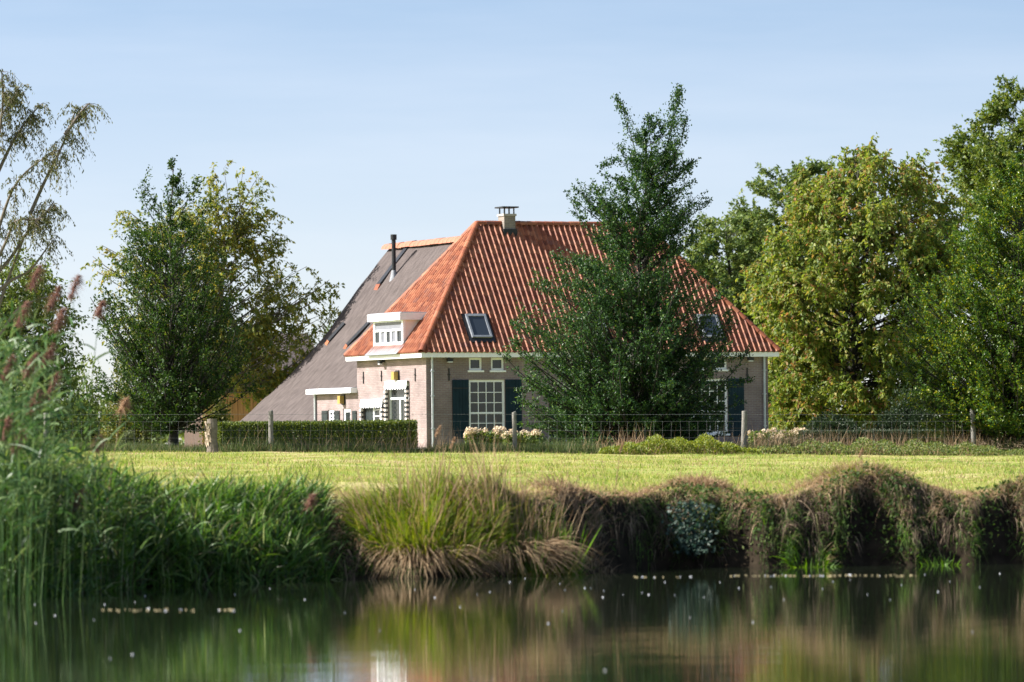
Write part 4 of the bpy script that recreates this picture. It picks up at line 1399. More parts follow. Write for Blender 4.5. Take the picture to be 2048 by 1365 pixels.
def wire_pts(y, n=60, xa=-40, xb=2100, sag=.012):
    P = []
    for px in np.linspace(xa, xb, n):
        p = unproj(px, y, fence_D(px)); p[1] -= .09
        p[2] -= sag * abs(math.sin(px / 470.0 * math.pi))
        P.append(p - froot)
    return np.array(P)


LINES = [829, 843, 861, 876, 888, 897]
for i, y in enumerate(LINES):
    mb = MB(); tube1(mb, wire_pts(y), .0017 if i else .0022, 4, False)
    mb.build('barbed_wire' if i == 0 else 'wire_strand', M['wire'], fence)
bw = MB()
P = wire_pts(829, 330)
for p in P:
    bw.add(p + np.array([(-.012, 0, -.012), (.012, 0, .012), (.005, 0, -.002), (-.005, 0, .002), (-.012, 0, .012), (.012, 0, -.012), (.002, 0, .004), (-.002, 0, -.004)]), [(0, 2, 1, 3), (4, 6, 5, 7)])
bo = bw.build('barb', M['wire'], fence); bo['kind'] = 'stuff'
for px in np.arange(-30, 2090, 17.6):
    D = fence_D(px)
    a = unproj(px, 843, D) - froot; b = unproj(px + rng.normal(0, .5), 905, D) - froot
    a[1] -= .088; b[1] -= .088
    mb = MB(); tube1(mb, [a, (a + b) / 2 + np.array([rng.normal(0, .004), 0, 0]), b], .0014, 3, False)
    mb.build('stay_wire', M['wire'], fence)

# thick stump of a corner post with loose bark
pD = 146.2
t = unproj(424, 838, pD); gz = float(ground_z(t[0], pD)); h = t[2] - gz
st = empty('tree_stump', (t[0], pD, gz), 0, 'thick upright stump with pale peeling bark, left of the hedge', 'stump')
mb = MB(); tube1(mb, [(0, 0, -.2), (.01, 0, .1), (-.01, 0, h * .4), (.01, 0, h * .75), (0, 0, h)], [.2, .165, .15, .155, .14], 11); mb.build('trunk', M['palebark'], st)
mb = MB()
for k in range(26):
    a_ = rng.uniform(2.2, 4.6); z_ = rng.uniform(.05, h - .15); rr = .165
    c_ = np.array([math.cos(a_) * rr, math.sin(a_) * rr, z_]); tg = np.array([-math.sin(a_), math.cos(a_), 0])
    o_ = np.array([math.cos(a_), math.sin(a_), 0]) * .05
    mb.add([c_ - tg * .05, c_ + tg * .05, c_ + tg * .04 + np.array([0, 0, .16]) + o_ * rng.uniform(-.2, 1), c_ - tg * .04 + np.array([0, 0, .16]) + o_], [(0, 1, 2, 3)])
mb.build('bark_flakes', M['peelbark'], st)

# ------------------------------------------------------------------ grass, reeds and bank growth
GM = {}
GM['meadow'] = leafmat('meadow_grass', [(0, (.13, .215, .040)), (.4, (.25, .325, .070)), (.72, (.36, .365, .120)), (1, (.47, .39, .22))], .42, .7, patch=.55, pscale=.5, spec=.15)
GM['rough'] = leafmat('rough_grass', [(0, (.032, .060, .022)), (.6, (.070, .105, .034)), (.9, (.13, .14, .06)), (1, (.24, .20, .11))], .3, .7, spec=.15)
GM['straw'] = leafmat('straw_grass', [(0, (.18, .12, .07)), (.5, (.33, .24, .145)), (1, (.46, .35, .22))], .3, .8, spec=.1)
GM['sedge'] = leafmat('sedge_blades', [(0, (.075, .145, .012)), (.5, (.16, .245, .020)), (.85, (.26, .28, .045)), (1, (.38, .30, .14))], .35, .6, spec=.2)
GM['reed'] = leafmat('reed_blades', [(0, (.016, .050, .014)), (.10, (.10, .085, .04)), (.16, (.022, .065, .016)), (.5, (.060, .150, .024)), (.82, (.14, .26, .045)), (.94, (.26, .33, .10)), (1, (.36, .40, .24))], .35, .45, spec=.35)
GM['tallreed'] = leafmat('tall_reed_blades', [(0, (.030, .080, .026)), (.5, (.070, .150, .045)), (1, (.17, .24, .09))], .35, .45, spec=.35)
GM['plume'] = leafmat('reed_plume', [(0, (.15, .075, .062)), (.5, (.22, .125, .095)), (1, (.32, .21, .15))], .3, .8, spec=.1)
GM['tanplume'] = leafmat('tan_plume', [(0, (.28, .18, .11)), (1, (.42, .30, .19))], .3, .8, spec=.1)
GM['nettle'] = leafmat('bramble_leaves', [(0, (.10, .145, .022)), (.6, (.165, .21, .035)), (1, (.24, .25, .06))], .38, .5)
GM['weed'] = leafmat('roadside_weeds', [(0, (.05, .085, .022)), (.6, (.11, .155, .035)), (1, (.22, .22, .09))], .38, .6)
GM['hang'] = leafmat('hanging_dead_grass', [(0, (.07, .050, .036)), (.4, (.16, .12, .085)), (.85, (.32, .25, .175)), (1, (.12, .15, .04))], .25, .85, spec=.1)
GM['bankgreen'] = leafmat('bank_green_grass', [(0, (.022, .05, .012)), (.6, (.05, .095, .02)), (1, (.10, .13, .04))], .35, .6, spec=.15)
GM['clump'] = leafmat('clump_grass', [(0, (.09, .16, .03)), (.6, (.17, .25, .05)), (1, (.30, .29, .12))], .4, .7, spec=.1)
GM['fresh'] = leafmat('fresh_grass', [(0, (.06, .15, .018)), (1, (.15, .28, .04))], .4, .5)
GM['teal'] = leafmat('bluish_leaves', [(0, (.016, .042, .030)), (1, (.048, .085, .062))], .3, .5)


def blades_at(x, y, hmin, hmax, wmin, wmax, lean=.35, droop=.15, segs=2, mb=None, z=None):
    n = len(x)
    b = np.stack([x, y, ground_z(x, y) - .01 if z is None else z], 1)
    d = np.stack([rng.normal(0, lean, n), rng.normal(0, lean, n), np.ones(n)], 1)
    mb = mb or MB()
    ribbons(mb, b, d, rng.uniform(hmin, hmax, n), rng.uniform(wmin, wmax, n), rng.uniform(0, 2 * droop, n), segs)
    return mb


# mown meadow, thinning with distance
n = 300000
u = rng.uniform(0, 1, n)
yy = 1 / (1 / 78 - u * (1 / 78 - 1 / 149.5))
xx = rng.uniform(-1, 1, n) * (yy * .105 + 1.2)
ok = (yy > water_edge(xx) + 1.2) & ~((xx < -2.6) & (yy < 80))
xx, yy = xx[ok], yy[ok]
hm = .6 + .55 * (np.sin(xx * .9 + np.sin(yy * .21) * 2) * np.sin(yy * .37 + xx * .23) + .6)
mb = MB()
b = np.stack([xx, yy, ground_z(xx, yy) - .01], 1)
k = len(xx)
ribbons(mb, b, np.stack([rng.normal(0, .5, k), rng.normal(0, .5, k), np.ones(k)], 1), rng.uniform(.035, .10, k) * np.clip(hm, .5, 1.6), rng.uniform(.010, .022, k), rng.uniform(0, .4, k), 1)
tag(mb.build('meadow_grass', GM['meadow']), 'short sunlit meadow grass between the bank and the fence', 'grass', kind='stuff')
# taller green clumps left standing
k = 420
cy = 1 / (1 / 82 - rng.uniform(0, 1, k) * (1 / 82 - 1 / 146)); cx_ = rng.uniform(-1, 1, k) * cy * .105
i = rng.integers(0, k, 12000); xx = cx_[i] + rng.normal(0, .22, 12000); yy = cy[i] + rng.normal(0, .3, 12000)
ok = yy > water_edge(xx) + 1.3
mb = blades_at(xx[ok], yy[ok], .08, .20, .010, .018, .4, .2)
tag(mb.build('meadow_clumps', GM['clump']), 'taller greener grass clumps in the meadow', 'grass', kind='stuff')
# scattered straw stalks in the meadow
n = 26000
yy = rng.uniform(80, 146, n); xx = rng.uniform(-1, 1, n) * yy * .105
pt = np.sin(xx * .8 + 1) * np.sin(yy * .5) + rng.normal(0, .4, n)
ok = (pt > .3) & (yy > water_edge(xx) + 1.6); xx, yy = xx[ok], yy[ok]
k = 9000
x2 = rng.uniform(-5, 9.5, k); y2 = water_edge(x2) + 1.3 + np.abs(rng.normal(0, 6, k)); ok = np.sin(x2 * 1.1 + y2 * .3) + np.sin(x2 * 2.3 - y2 * .5) * .6 + rng.normal(0, .5, k) > -.1
xx = np.concatenate([xx, x2[ok]]); yy = np.concatenate([yy, y2[ok]])
mb = blades_at(xx, yy, .07, .20, .008, .014, .4, .25)
tag(mb.build('meadow_straw', GM['straw']), 'dry straw stalks scattered through the meadow', 'grass', kind='stuff')
# rank grass along the fence
n = 40000
px = rng.uniform(-50, 2100, n)
D = 147.0 + (px - 400) / 1600 * 7.5 + rng.uniform(-.7, 2.6, n)
xx = (px - 1024) / FPX * D
hs = .55 + .45 * np.sin(px * .021) * np.sin(px * .0083 + 1) + np.interp(px, [1100, 1500, 2048], [0, .25, .5])
mb = MB(); b = np.stack([xx, D, ground_z(xx, D) - .01], 1)
ribbons(mb, b, np.stack([rng.normal(0, .35, n), rng.normal(0, .3, n), np.ones(n)], 1), rng.uniform(.15, .55, n) * (.45 + .75 * hs), rng.uniform(.008, .018, n), rng.uniform(0, .5, n), 3)
tag(mb.build('fence_grass', GM['rough']), 'rank dark grass growing along the foot of the wire fence', 'grass', kind='stuff')
n = 2600
px = np.concatenate([rng.normal(c, w_, n // 8) for c, w_ in ((1270, 45), (1540, 40), (1600, 60), (1680, 50), (1790, 60), (1880, 60), (1980, 50), (740, 150))])
n = len(px)
D = 147.0 + (px - 400) / 1600 * 7.5 + rng.uniform(-.5, 1.2, n); xx = (px - 1024) / FPX * D
mb = blades_at(xx, D, .4, 1.15, .008, .015, .28, .35, 4)
tag(mb.build('dry_stalks', GM['straw']), 'tall dry straw stalks standing along the fence', 'grass', kind='stuff')


def tangle(label, xa, xb, D, h, n):
    a = unproj(xa, 900, D); b = unproj(xb, 900, D)
    c = (a + b) / 2; gz = float(ground_z(c[0], D)); r = (b[0] - a[0]) / 2
    root = empty('dead_bramble', (c[0], D, gz), 0, label, 'bramble')
    p = np.stack([rng.normal(0, r * .5, n), rng.normal(0, .3, n), rng.uniform(0, h * .4, n)], 1)
    t_ = np.linspace(0, 1, 6)
    d = unit(rng.normal(0, 1, (n, 3)) + np.array([0, 0, .9])); L = rng.uniform(.35, 1.0, n) * h * 1.2
    P = p[:, None] + d[:, None] * (L[:, None] * t_)[..., None]; P[..., 2] -= (L * .45)[:, None] * t_ ** 2
    P += np.cumsum(rng.normal(0, .018, P.shape), 1)
    mb = MB(); tubes(mb, P, np.full((n, 6), .006) * np.linspace(1.3, .5, 6), 3); mb.build('stem', M['tanstem'], root)['kind'] = 'stuff'
    k = n * 7; i = rng.integers(0, n, k); j = rng.integers(1, 6, k)
    q = P[i, j] + rng.normal(0, .03, (k, 3))
    mb = MB(); leaves(mb, q, rng.normal(0, 1, (k, 3)), rng.normal(0, 1, (k, 3)), rng.uniform(.03, .07, k), rng.uniform(.015, .035, k)); mb.build('leaves', GM['hang'], root)


M['tanstem'] = plain('dry_stem', (.21, .16, .11), .9, .3)
tangle('tangle of dead brown brambles right of the leaning fence post', 1490, 1640, 152.6, .8, 150)
tangle('tangle of dead brown stems around the rightmost fence post', 1895, 2060, 154.0, .65, 130)


def leafy_patch(name, label, mat, xa, xb, D0, D1, hmax, n, leaf, stuff=True):
    px = rng.uniform(xa, xb, n); D = rng.uniform(D0, D1, n); xx = (px - 1024) / FPX * D
    f = (px - xa) / (xb - xa)
    hh = hmax * (np.sin(np.pi * np.clip(f, 0.02, .98)) ** .6) * (.75 + .25 * np.sin(px * .09) * np.sin(px * .031 + 2))
    z = ground_z(xx, D) + hh * rng.uniform(0, 1, n) ** .7
    p = np.stack([xx, D, z], 1)
    mb = MB(); leaves(mb, p, rng.normal(0, 1, (n, 3)) + np.array([0, 0, .3]), rng.normal(0, .7, (n, 3)) + np.array([-.4, 0, .8]), leaf[0] * rng.uniform(.7, 1.3, n), leaf[1] * rng.uniform(.7, 1.3, n))
    k = n // 14
    b = np.stack([xx[:k], D[:k], ground_z(xx[:k], D[:k])], 1)
    mb.cur = 1
    ribbons(mb, b, np.stack([rng.normal(0, .3, k), rng.normal(0, .3, k), np.ones(k)], 1), hh[:k] * rng.uniform(.5, 1.15, k), np.full(k, .012), np.full(k, .1), 2)
    o = mb.build(name, [GM[mat], GM['straw']])
    return tag(o, label, 'undergrowth', kind='stuff')


leafy_patch('brambles', 'fresh lime-green brambles in front of the fence, right of the spired beech', 'nettle', 1200, 1520, 148.5, 150.6, .62, 8500, (.075, .055))
leafy_patch('nettles', 'rough green weeds along the right half of the fence', 'weed', 1470, 2070, 150.6, 153.4, .55, 6500, (.08, .045))

# sedge tussocks and overhanging turf on the bank
def tussock(label, x, y, r, h, n, mats, lean=.6, droop=.5, width=.014, z=None, group=None, name='grass_tussock', segs=4, aim=(0, 0), parts=('blades', 'dead_blades'), skirt=None):
    gz = float(ground_z(x, y)) if z is None else z
    root = empty(name, (x, y, gz - .03), 0, label, 'grass tussock', group)
    for mi, (mat, frac, hh, ln, dr) in enumerate(mats):
        k = int(n * frac)
        a = rng.uniform(0, 2 * np.pi, k); q = np.sqrt(rng.uniform(0, 1, k)) * r
        if mat == 'skirt':      # dead leaves fanning down to the water
            a = rng.uniform(-2.7, -.3, k)
            b = np.stack([np.cos(a) * r * .75, np.sin(a) * r * .55, rng.uniform(*skirt, k) - gz], 1)
            d = np.stack([np.cos(a) * 1.2 + .35 + rng.normal(0, .25, k), np.sin(a) * .9 + rng.normal(0, .2, k), rng.uniform(.1, .7, k)], 1)
            mb = MB(); ribbons(mb, b, d, rng.uniform(.5, 1.15, k) * hh, rng.uniform(.7, 1.3, k) * width, dr * rng.uniform(.4, .9, k), 5)
            mb.build('skirt', GM['straw'], root)
            continue
        b = np.stack([np.cos(a) * q, np.sin(a) * q * .7, np.zeros(k)], 1)
        b[:, 2] = ground_z(b[:, 0] + x, b[:, 1] + y) - gz
        d = np.stack([np.cos(a) * q / r * ln + rng.normal(0, .5 if mat == 'hang' else .24, k) + aim[0], np.sin(a) * q / r * ln + rng.normal(0, .5 if mat == 'hang' else .24, k) + aim[1], np.ones(k)], 1)
        mb = MB(); ribbons(mb, b, d, rng.uniform(.55, 1.1, k) * hh, rng.uniform(.6, 1.3, k) * width, dr * rng.uniform(.5, 1.5, k), segs)
        mb.build(parts[mi] if mi < len(parts) else 'stalks', GM[mat], root)
    return root


G = 'grass tussocks on the pond bank'
tussock('broad green sedge tussock with dead brown skirt, centre of the bank', -1.35, 78.4, 1.05, 1, 4600, [('sedge', .72, .78, .6, .4), ('straw', .10, .75, .6, .6), ('straw', .04, 1.15, .35, .15), ('skirt', .14, .75, 0, 1.0)], group=G, width=.016, skirt=(.22, .48))
tussock('green and straw tussock right of the broad sedge tussock', .05, 78.9, .85, 1, 3200, [('sedge', .60, .75, .6, .45), ('straw', .20, .8, .6, .6), ('straw', .07, 1.25, .3, .1), ('skirt', .13, .8, 0, .9)], group=G, width=.015, skirt=(.25, .55))
tussock('brown bleached tussock on the bank edge right of the green sedge', 1.0, 80.6, .6, 1, 900, [('hang', .6, .5, .8, .8), ('straw', .4, .6, .6, .5)], group=G, width=.013)
tussock('low brown tussock on the bare bank mound, middle right', 3.05, 84.0, .5, 1, 800, [('hang', .5, .35, .7, 1.0), ('straw', .5, .32, .6, .5)], group=G, aim=(0, -.2), width=.012)
tussock('big shaggy brown tussock crowning the tallest bank mound', 5.75, 84.0, .8, 1, 1500, [('hang', .4, .42, .8, 1.0), ('straw', .3, .38, .6, .4), ('sedge', .2, .35, .6, .5)], group=G, aim=(0, -.2), width=.012)
tussock('shaggy brown tussock at the right edge of the bank', 8.6, 83.9, .6, 1, 900, [('hang', .5, .42, .8, 1.0), ('straw', .25, .35, .6, .5), ('sedge', .2, .35, .6, .5)], group=G, aim=(0, -.2), width=.012)


# dead grass hanging in bunches over the bank edge
def hanging(nb, per, x0, x1, mat, label, name, L=(.35, .95), off=(.35, 1.0), fwd=(.5, 1.3), spread=.16, up=(.1, .9), all_=False):
    cx_ = rng.uniform(x0, x1, nb)
    keep = (np.sin(cx_ * 2.9 + 1) + np.sin(cx_ * 6.1) * .7 + rng.normal(0, .4, nb)) > -.35
    if all_: keep[:] = True
    cx_ = cx_[keep]; nb = len(cx_)
    cy_ = rng.uniform(*off, nb)
    dx = rng.normal(0, .45, nb); dy = -rng.uniform(*fwd, nb); dz = rng.uniform(*up, nb); Lb = rng.uniform(*L, nb); db = rng.uniform(.6, 1.5, nb)
    i = np.repeat(np.arange(nb), per); n = len(i)
    x = cx_[i] + rng.normal(0, spread, n) * rng.uniform(.2, 1, nb)[i]
    y = water_edge(x) + cy_[i] + rng.normal(0, .06, n)
    b = np.stack([x, y, ground_z(x, y) - .01], 1)
    d = np.stack([dx[i] + rng.normal(0, .2, n), dy[i] + rng.normal(0, .2, n), dz[i] + rng.normal(0, .2, n)], 1)
    mb = MB(); ribbons(mb, b, d, Lb[i] * rng.uniform(.5, 1.2, n), rng.uniform(.006, .015, n), db[i] * rng.uniform(.7, 1.3, n), 5)
    return tag(mb.build(name, GM[mat]), label, 'grass', kind='stuff')


hanging(150, 16, .9, 9.5, 'hang', 'matted dead grass hanging over the edge of the earth bank', 'hanging_grass', L=(.12, .6), off=(.25, 1.0), spread=.13)
hanging(80, 18, -3.2, 1.2, 'hang', 'dead grass between the tussocks on the middle bank', 'dead_grass', L=(.15, .6), off=(.1, 1.6))
hanging(520, 20, -3.4, 9.6, 'bankgreen', 'dark green grass growing on the bank face', 'bank_grass', L=(.12, .4), off=(.03, .9), fwd=(.2, 1.1), up=(.2, 1.5))
hanging(150, 16, .4, 9.6, 'hang', 'brown withered grass matted over the bank face', 'withered_grass', L=(.10, .35), off=(.1, .9), up=(-.1, .9), spread=.12)
hanging(170, 24, -3.4, 9.6, 'fresh', 'fresh green grass sprouting low on the bank by the water', 'waterline_grass', L=(.10, .32), off=(.0, .6), fwd=(.1, .9), up=(.4, 1.4), spread=.12)
n = 9000
xx = rng.uniform(-3.4, 9.6, n); keep = np.sin(xx * 2.3 + .5) + np.sin(xx * 5.1) * .8 + rng.normal(0, .5, n) > .1
xx = xx[keep]; n = len(xx); yy = water_edge(xx) + rng.uniform(.05, 1.05, n)
p = np.stack([xx, yy, ground_z(xx, yy) + rng.uniform(.0, .12, n)], 1); p[:, 1] -= rng.uniform(0, .12, n)
mb = MB(); leaves(mb, p, rng.normal(0, 1, (n, 3)) + np.array([0, -.4, -.1]), rng.normal(0, .6, (n, 3)) + np.array([-.3, -.5, .7]), rng.uniform(.03, .10, n), rng.uniform(.02, .06, n))
tag(mb.build('bank_weeds', GM['bankgreen']), 'low broad-leaved weeds creeping over the bank face', 'weeds', kind='stuff')
hanging(260, 18, -3.2, 9.4, 'meadow', 'green turf along the top edge of the bank', 'bank_turf', L=(.08, .22), off=(.75, 1.9), up=(.5, 1.6), spread=.25)
hanging(620, 26, -3.0, 9.6, 'straw', 'tan fringe of dry grass along the top edge of the bank', 'bank_fringe', L=(.12, .42), off=(.45, 1.5), fwd=(-.2, .7), up=(.5, 1.5), spread=.22, all_=True)

tussock('bright green grass tuft at the waterline in the bank hollow', 4.75, 82.15, .3, 1, 700, [('fresh', 1.0, .5, .8, .6)], name='grass_tuft', z=.05, width=.02)
tussock('small bright tuft higher up in the bank hollow', 4.85, 82.3, .2, 1, 420, [('fresh', .7, .42, .9, .6), ('straw', .3, .4, .9, .6)], name='grass_tuft', z=.42, width=.018)
tussock('narrow green tuft at the waterline under the tallest mound', 6.9, 82.5, .28, 1, 420, [('fresh', 1.0, .55, .7, .6)], name='grass_tuft', z=.1, width=.018)
# iris-like plants
tussock('upright bright green iris leaves standing at the waterline, centre', .82, 78.9, .10, 1, 60, [('fresh', 1.0, 1.15, .25, .08)], name='iris_plant', z=-.05, width=.045)
tussock('slim green reed shoots left of the bright iris leaves', .28, 78.4, .14, 1, 60, [('fresh', 1.0, .95, .2, .05)], name='iris_plant', z=-.05, width=.03)
# bluish plant on the bank
n = 700
px_ = unproj(1385, 1050, 82.2)
root = empty('bank_plant', (px_[0], 82.75, 0), 0, 'bluish leafy plant clinging to the shaded bank face', 'plant')
p = np.stack([rng.normal(0, .17, n), rng.uniform(-.42, -.05, n), rng.uniform(.25, 1.05, n)], 1)
p[:, 1] = -.45 + (p[:, 2] - .25) * .45 + rng.normal(0, .05, n)
mb = MB(); leaves(mb, p, rng.normal(0, .6, (n, 3)) + np.array([0, -.4, -.3]), rng.normal(0, .5, (n, 3)) + np.array([0, -.8, .6]), .075 * rng.uniform(.6, 1.3, n), .06 * rng.uniform(.6, 1.2, n)); mb.build('leaves', GM['teal'], root)
mb = MB(); k = 14
q = np.stack([rng.normal(0, .1, k), np.full(k, -.15), rng.uniform(.1, .3, k)], 1); e_ = q + np.stack([rng.normal(0, .1, k), np.full(k, .12), rng.uniform(.4, .75, k)], 1)
tubes(mb, np.stack([q, (q + e_) / 2, e_], 1), np.full((k, 3), .008), 4); mb.build('stem', M['bark'], root)


# reed bed on the left
def reedbed():
    mb = MB(); n = 13500
    px = np.concatenate([rng.uniform(-60, 650, int(n * .92)), rng.uniform(-900, -60, n - int(n * .92))])
    rng.shuffle(px)
    X = (px - 1024) / FPX * 74
    y = water_edge(X) + rng.uniform(-.5, 1.9, n)
    X = (px - 1024) / FPX * y
    H = np.interp(px, [-60, 40, 180, 260, 330, 480, 600, 650], [2.5, 2.2, 1.75, 1.30, 1.10, 1.0, .85, .5])
    z0 = np.maximum(ground_z(X, y), -.1)
    hz = z0 + (H - z0 * .6) * rng.uniform(.05, .95, n)
    b = np.stack([X, y, np.maximum(hz - .25, z0)], 1)
    d = np.stack([rng.normal(0, .55, n), rng.normal(0, .45, n), np.full(n, .9)], 1)
    ribbons(mb, b, d, rng.uniform(.3, .75, n), rng.uniform(.014, .034, n), rng.uniform(.1, .9, n), 4)
    k = 1500
    b2 = np.stack([X[:k], y[:k], z0[:k] - .05], 1)
    ribbons(mb, b2, np.stack([rng.normal(0, .07, k), rng.normal(0, .06, k), np.ones(k)], 1), (H[:k] - z0[:k] * .5) * rng.uniform(.75, 1.05, k), rng.uniform(.010, .018, k), rng.uniform(0, .06, k), 4)
    tag(mb.build('reed_bed', GM['reed']), 'dense green reed bed growing out of the pond at left', 'reeds', kind='stuff')


reedbed()


def reed(px, py, D, mat, label, h_pl=.30, lean=.08, name='plumed_reed', nl=9, leafmat_='tallreed', group='plumed reeds at the left edge', base_z=None):
    tip = unproj(px, py, D)
    bx = tip[0] - lean * 2.2 + rng.normal(0, .05)
    bz = float(max(ground_z(bx, D), 0)) - .05 if base_z is None else base_z
    root = empty(name, (bx, D, bz), 0, label, 'reed', group)
    T = tip - np.array([bx, D, bz])
    t = np.linspace(0, 1, 9)
    P = np.stack([T[0] * t ** 1.6, 0 * t, T[2] * t], 1)
    mb = MB(); tubes(mb, P[None], np.linspace(.009, .004, 9)[None], 5); mb.build('stem', GM['tallreed'] if mat == 'plume' else GM['straw'], root)
    if nl:
        f = rng.uniform(.25, .93, nl)
        b = np.stack([np.interp(f, t, P[:, k]) for k in range(3)], 1)
        a = rng.uniform(0, 2 * np.pi, nl)
        d = np.stack([np.cos(a) * .8, np.sin(a) * .5, rng.uniform(.4, 1.1, nl)], 1)
        mb = MB(); ribbons(mb, b, d, rng.uniform(.35, .6, nl), rng.uniform(.022, .036, nl), rng.uniform(.2, .9, nl), 5); mb.build('leaves', GM[leafmat_], root)
    n = 330 if nl else 150
    f = rng.uniform(-.5, .5, n)
    c = T + np.stack([f * h_pl * .45, np.zeros(n), f * h_pl], 1)
    d = np.stack([rng.normal(.25, .5, n), rng.normal(0, .5, n), rng.uniform(-.2, .9, n)], 1)
    mb = MB(); ribbons(mb, c, d, (rng.uniform(.08, .19, n) if nl else rng.uniform(.03, .07, n)) * (1.1 - np.abs(f)), rng.uniform(.006, .013, n), rng.uniform(.2, .9, n), 2); mb.build('plume', GM[mat], root)


RD = [
    (70, 555, 69.5, 'plume', 'tallest purple-plumed reed in front of the dark willow'),
    (44, 628, 68.5, 'plume', 'purple-plumed reed left of the pair below the tallest plume'),
    (118, 640, 69, 'plume', 'plumed reed with broad purple head below right of the tallest plume'),
    (108, 596, 70.5, 'plume', 'plumed reed with slim head close right of the tallest plume'),
    (148, 575, 71, 'plume', 'thin purple plume leaning right, beside the sky gap'),
    (200, 618, 71.5, 'plume', 'small purple plume reaching out alone in front of the hornbeam'),
    (96, 712, 68.8, 'plume', 'dusky plume halfway down, leaning right at the left edge'),
    (60, 732, 68.2, 'plume', 'dark purple plume halfway down, left of its leaning neighbour'),
    (14, 738, 67.8, 'plume', 'purple plume cut by the picture edge, halfway down the reeds'),
    (108, 766, 69.5, 'plume', 'short plume hidden among leaves, below the two halfway plumes'),
    (68, 803, 68.6, 'plume', 'long slanting rosy plume low in the tall reeds'),
    (10, 856, 67.6, 'plume', 'rosy plume at the picture edge, level with the fence top'),
    (36, 884, 68.4, 'plume', 'drooping plume at the left, level with the fence foot'),
    (196, 888, 71, 'plume', 'flat dark plume standing before the meadow edge'),
    (150, 1005, 70.5, 'plume', 'lowest dark plume, deep among the green reeds'),
    (620, 1003, 76.5, 'plume', 'small dark plume alone at the right end of the reed bed'),
    (246, 812, 72.5, 'tanplume', 'tan fluffy plume in front of the hornbeam foot'),
]
for (px, py, D, mt, lb) in RD:
    reed(px, py, D, mt, lb, h_pl=.32 if px < 190 else .2, lean=rng.uniform(.02, .16), nl=13 if px < 230 else 5)
# leafy tall reeds without plume, uncountable
n = 1350
px = np.where(rng.uniform(0, 1, n) < .8, np.abs(rng.normal(0, 105, n)) - 40, -rng.uniform(40, 600, n))
D = rng.uniform(67, 71.5, n); X = (px - 1024) / FPX * D
top = np.interp(px, [-30, 60, 130, 200, 300], [3.9, 3.9, 3.4, 2.4, 1.8])
z = rng.uniform(.8, 1, n) * top * rng.uniform(.3, 1, n)
mb = MB()
ribbons(mb, np.stack([X, D, z], 1), np.stack([rng.normal(.1, .6, n), rng.normal(0, .45, n), rng.uniform(.3, 1, n)], 1), rng.uniform(.3, .65, n), rng.uniform(.018, .034, n), rng.uniform(.2, .9, n), 5)
k = 120
b2 = np.stack([X[:k], D[:k], np.full(k, -.05)], 1)
ribbons(mb, b2, np.stack([rng.normal(.03, .05, k), rng.normal(0, .04, k), np.ones(k)], 1), top[:k] * rng.uniform(.7, 1, k), np.full(k, .009), np.full(k, .03), 5)
tag(mb.build('tall_reeds', GM['tallreed']), 'tall leafy grey-green reeds at the left edge', 'reeds', kind='stuff')

for (px, py, D, lb) in ((1722, 905, 83.6, 'rusty dock stalk standing on the tallest bank mound'), (1243, 893, 82.0, 'tan feathery stalk above the bank, before the brambles'), (876, 862, 79.2, 'tall slanting tan stalk rising from the broad sedge tussock'), (905, 885, 79.3, 'shorter tan stalk beside the tall slanting one')):
    reed(px, py, D, 'tanplume', lb, h_pl=.16, lean=.03, name='dry_stalk', nl=0, group='dry flower stalks on the bank')

# floating bits on the water
def fleck_mesh(name, mat, r, k=7):
    mb = MB(); a = np.arange(k) / k * 2 * np.pi; rr = r * rng.uniform(.7, 1.2, k)
    top = np.stack([np.cos(a) * rr, np.sin(a) * rr * .8, np.full(k, .006)], 1); lo = top * np.array([1.05, 1.05, 0]) + np.array([0, 0, -.004])
    c = np.array([[0, 0, .012]])
    mb.add(np.concatenate([top, lo, c]), [(i, (i + 1) % k, 2 * k) for i in range(k)])
    mb.f[4].append(np.array([(k + i, k + (i + 1) % k, (i + 1) % k, i) for i in range(k)])); mb.mi[4].append(np.zeros(k, np.int32))
    return mb.mesh(name, mat)


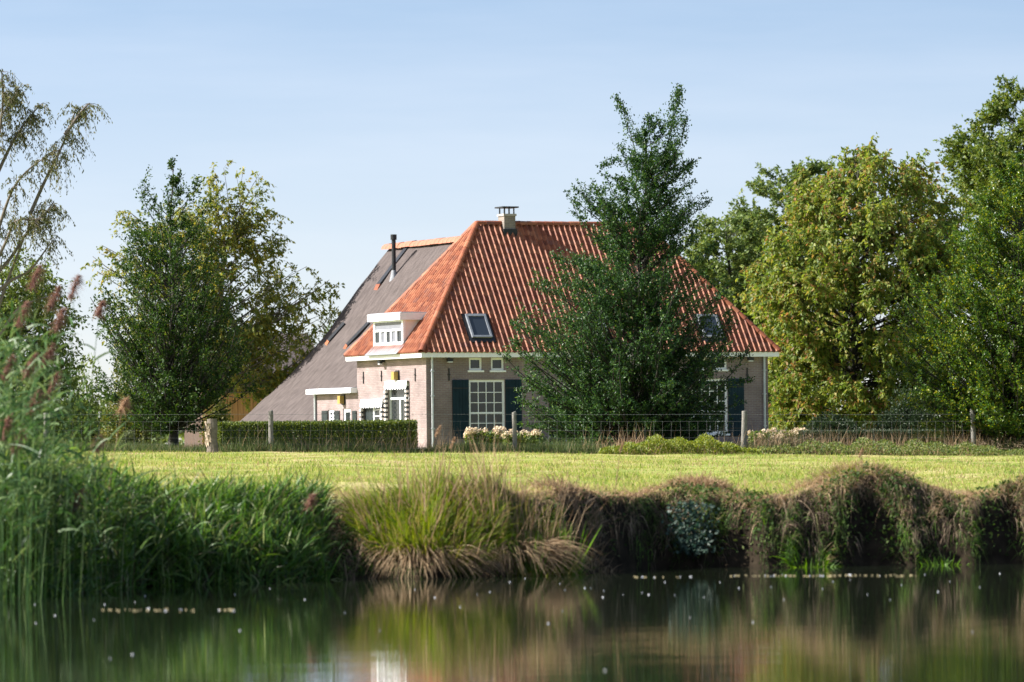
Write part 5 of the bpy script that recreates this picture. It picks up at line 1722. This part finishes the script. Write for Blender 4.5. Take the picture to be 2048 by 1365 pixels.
FWM = plain('white_petal', (.38, .40, .43), .6, .08)
FYM = plain('yellowed_leaf', (.20, .17, .09), .7, .3, 30)
fm = [fleck_mesh('floating_fleck', FWM, r_) for r_ in (.005, .007, .011)]
spots = [(1120, 1168), (1130, 1181), (1170, 1177), (1182, 1177), (1208, 1182), (1206, 1195), (1246, 1190), (1284, 1186), (1298, 1190), (1350, 1191), (1408, 1195), (1478, 1177), (1542, 1175), (1568, 1200),
         (1666, 1164), (1735, 1190), (1803, 1171), (1876, 1184), (1900, 1164), (1506, 1245), (1097, 1248), (1380, 1236), (1945, 1265), (210, 1210), (270, 1205), (72, 1247), (110, 1232), (188, 1240), (70, 1210), (290, 1193),
         (955, 1190), (920, 1215), (980, 1185), (1125, 1223), (1440, 1165), (1620, 1152), (1700, 1160), (1850, 1150), (2000, 1148), (1960, 1175), (1050, 1158), (1020, 1165), (760, 1262), (470, 1190), (265, 1310), (220, 1318), (1210, 1342), (480, 1262),
         (1780, 1200), (1645, 1178), (1330, 1165), (1760, 1152), (540, 1178), (610, 1200), (690, 1226), (830, 1180), (870, 1196), (1565, 1150)]
for i, (px, py) in enumerate(spots):
    d0 = unproj(px, py, 1.0) - CAM
    t = -HC / d0[2]
    p = CAM + d0 * t
    if p[1] > water_edge(p[0]) - .1: continue
    o = link('floating_fleck', fm[i % 3]); o.location = (p[0], p[1], .004); o.rotation_euler = (0, 0, rng.uniform(0, 6))
    tag(o, 'tiny white fleck floating on the dark pond water', 'fleck', 'white flecks floating on the pond')


def raft(label, xa, xb, y, n, mat):
    a = CAM + (unproj(xa, y, 1.) - CAM) * (-HC / (unproj(xa, y, 1.) - CAM)[2]); b = CAM + (unproj(xb, y, 1.) - CAM) * (-HC / (unproj(xb, y, 1.) - CAM)[2])
    a[1] = min(a[1], water_edge(a[0]) - .3); b[1] = min(b[1], water_edge(b[0]) - .3)
    root = empty('floating_debris', (a + b) / 2, 0, label, 'debris')
    mb = MB()
    for i in range(n):
        f = rng.uniform(-.5, .5); c = (b - a) * f + np.array([0, rng.normal(0, .22), .006])
        l_ = rng.uniform(.006, .022); w_ = rng.uniform(.003, .008); an = rng.uniform(-.5, .5)
        e = np.array([math.cos(an), math.sin(an), 0]); s_ = np.array([-e[1], e[0], 0])
        mb.cur = 0 if rng.uniform() < .85 else 1
        mb.add([c - e * l_ - s_ * w_, c + e * l_ - s_ * w_, c + e * l_ + s_ * w_ + np.array([0, 0, .008]), c - e * l_ + s_ * w_ + np.array([0, 0, .008])], [(0, 1, 2, 3)])
    mb.build('leaf_litter', [FYM, FWM], root)


raft('long thin line of yellow and white leaf litter floating below the right bank', 1460, 1830, 1152, 85, 0)
raft('patch of pale leaf litter floating before the green reeds', 205, 470, 1221, 38, 0)
raft('faint short streak of litter floating left of the long line', 1270, 1390, 1155, 16, 0)
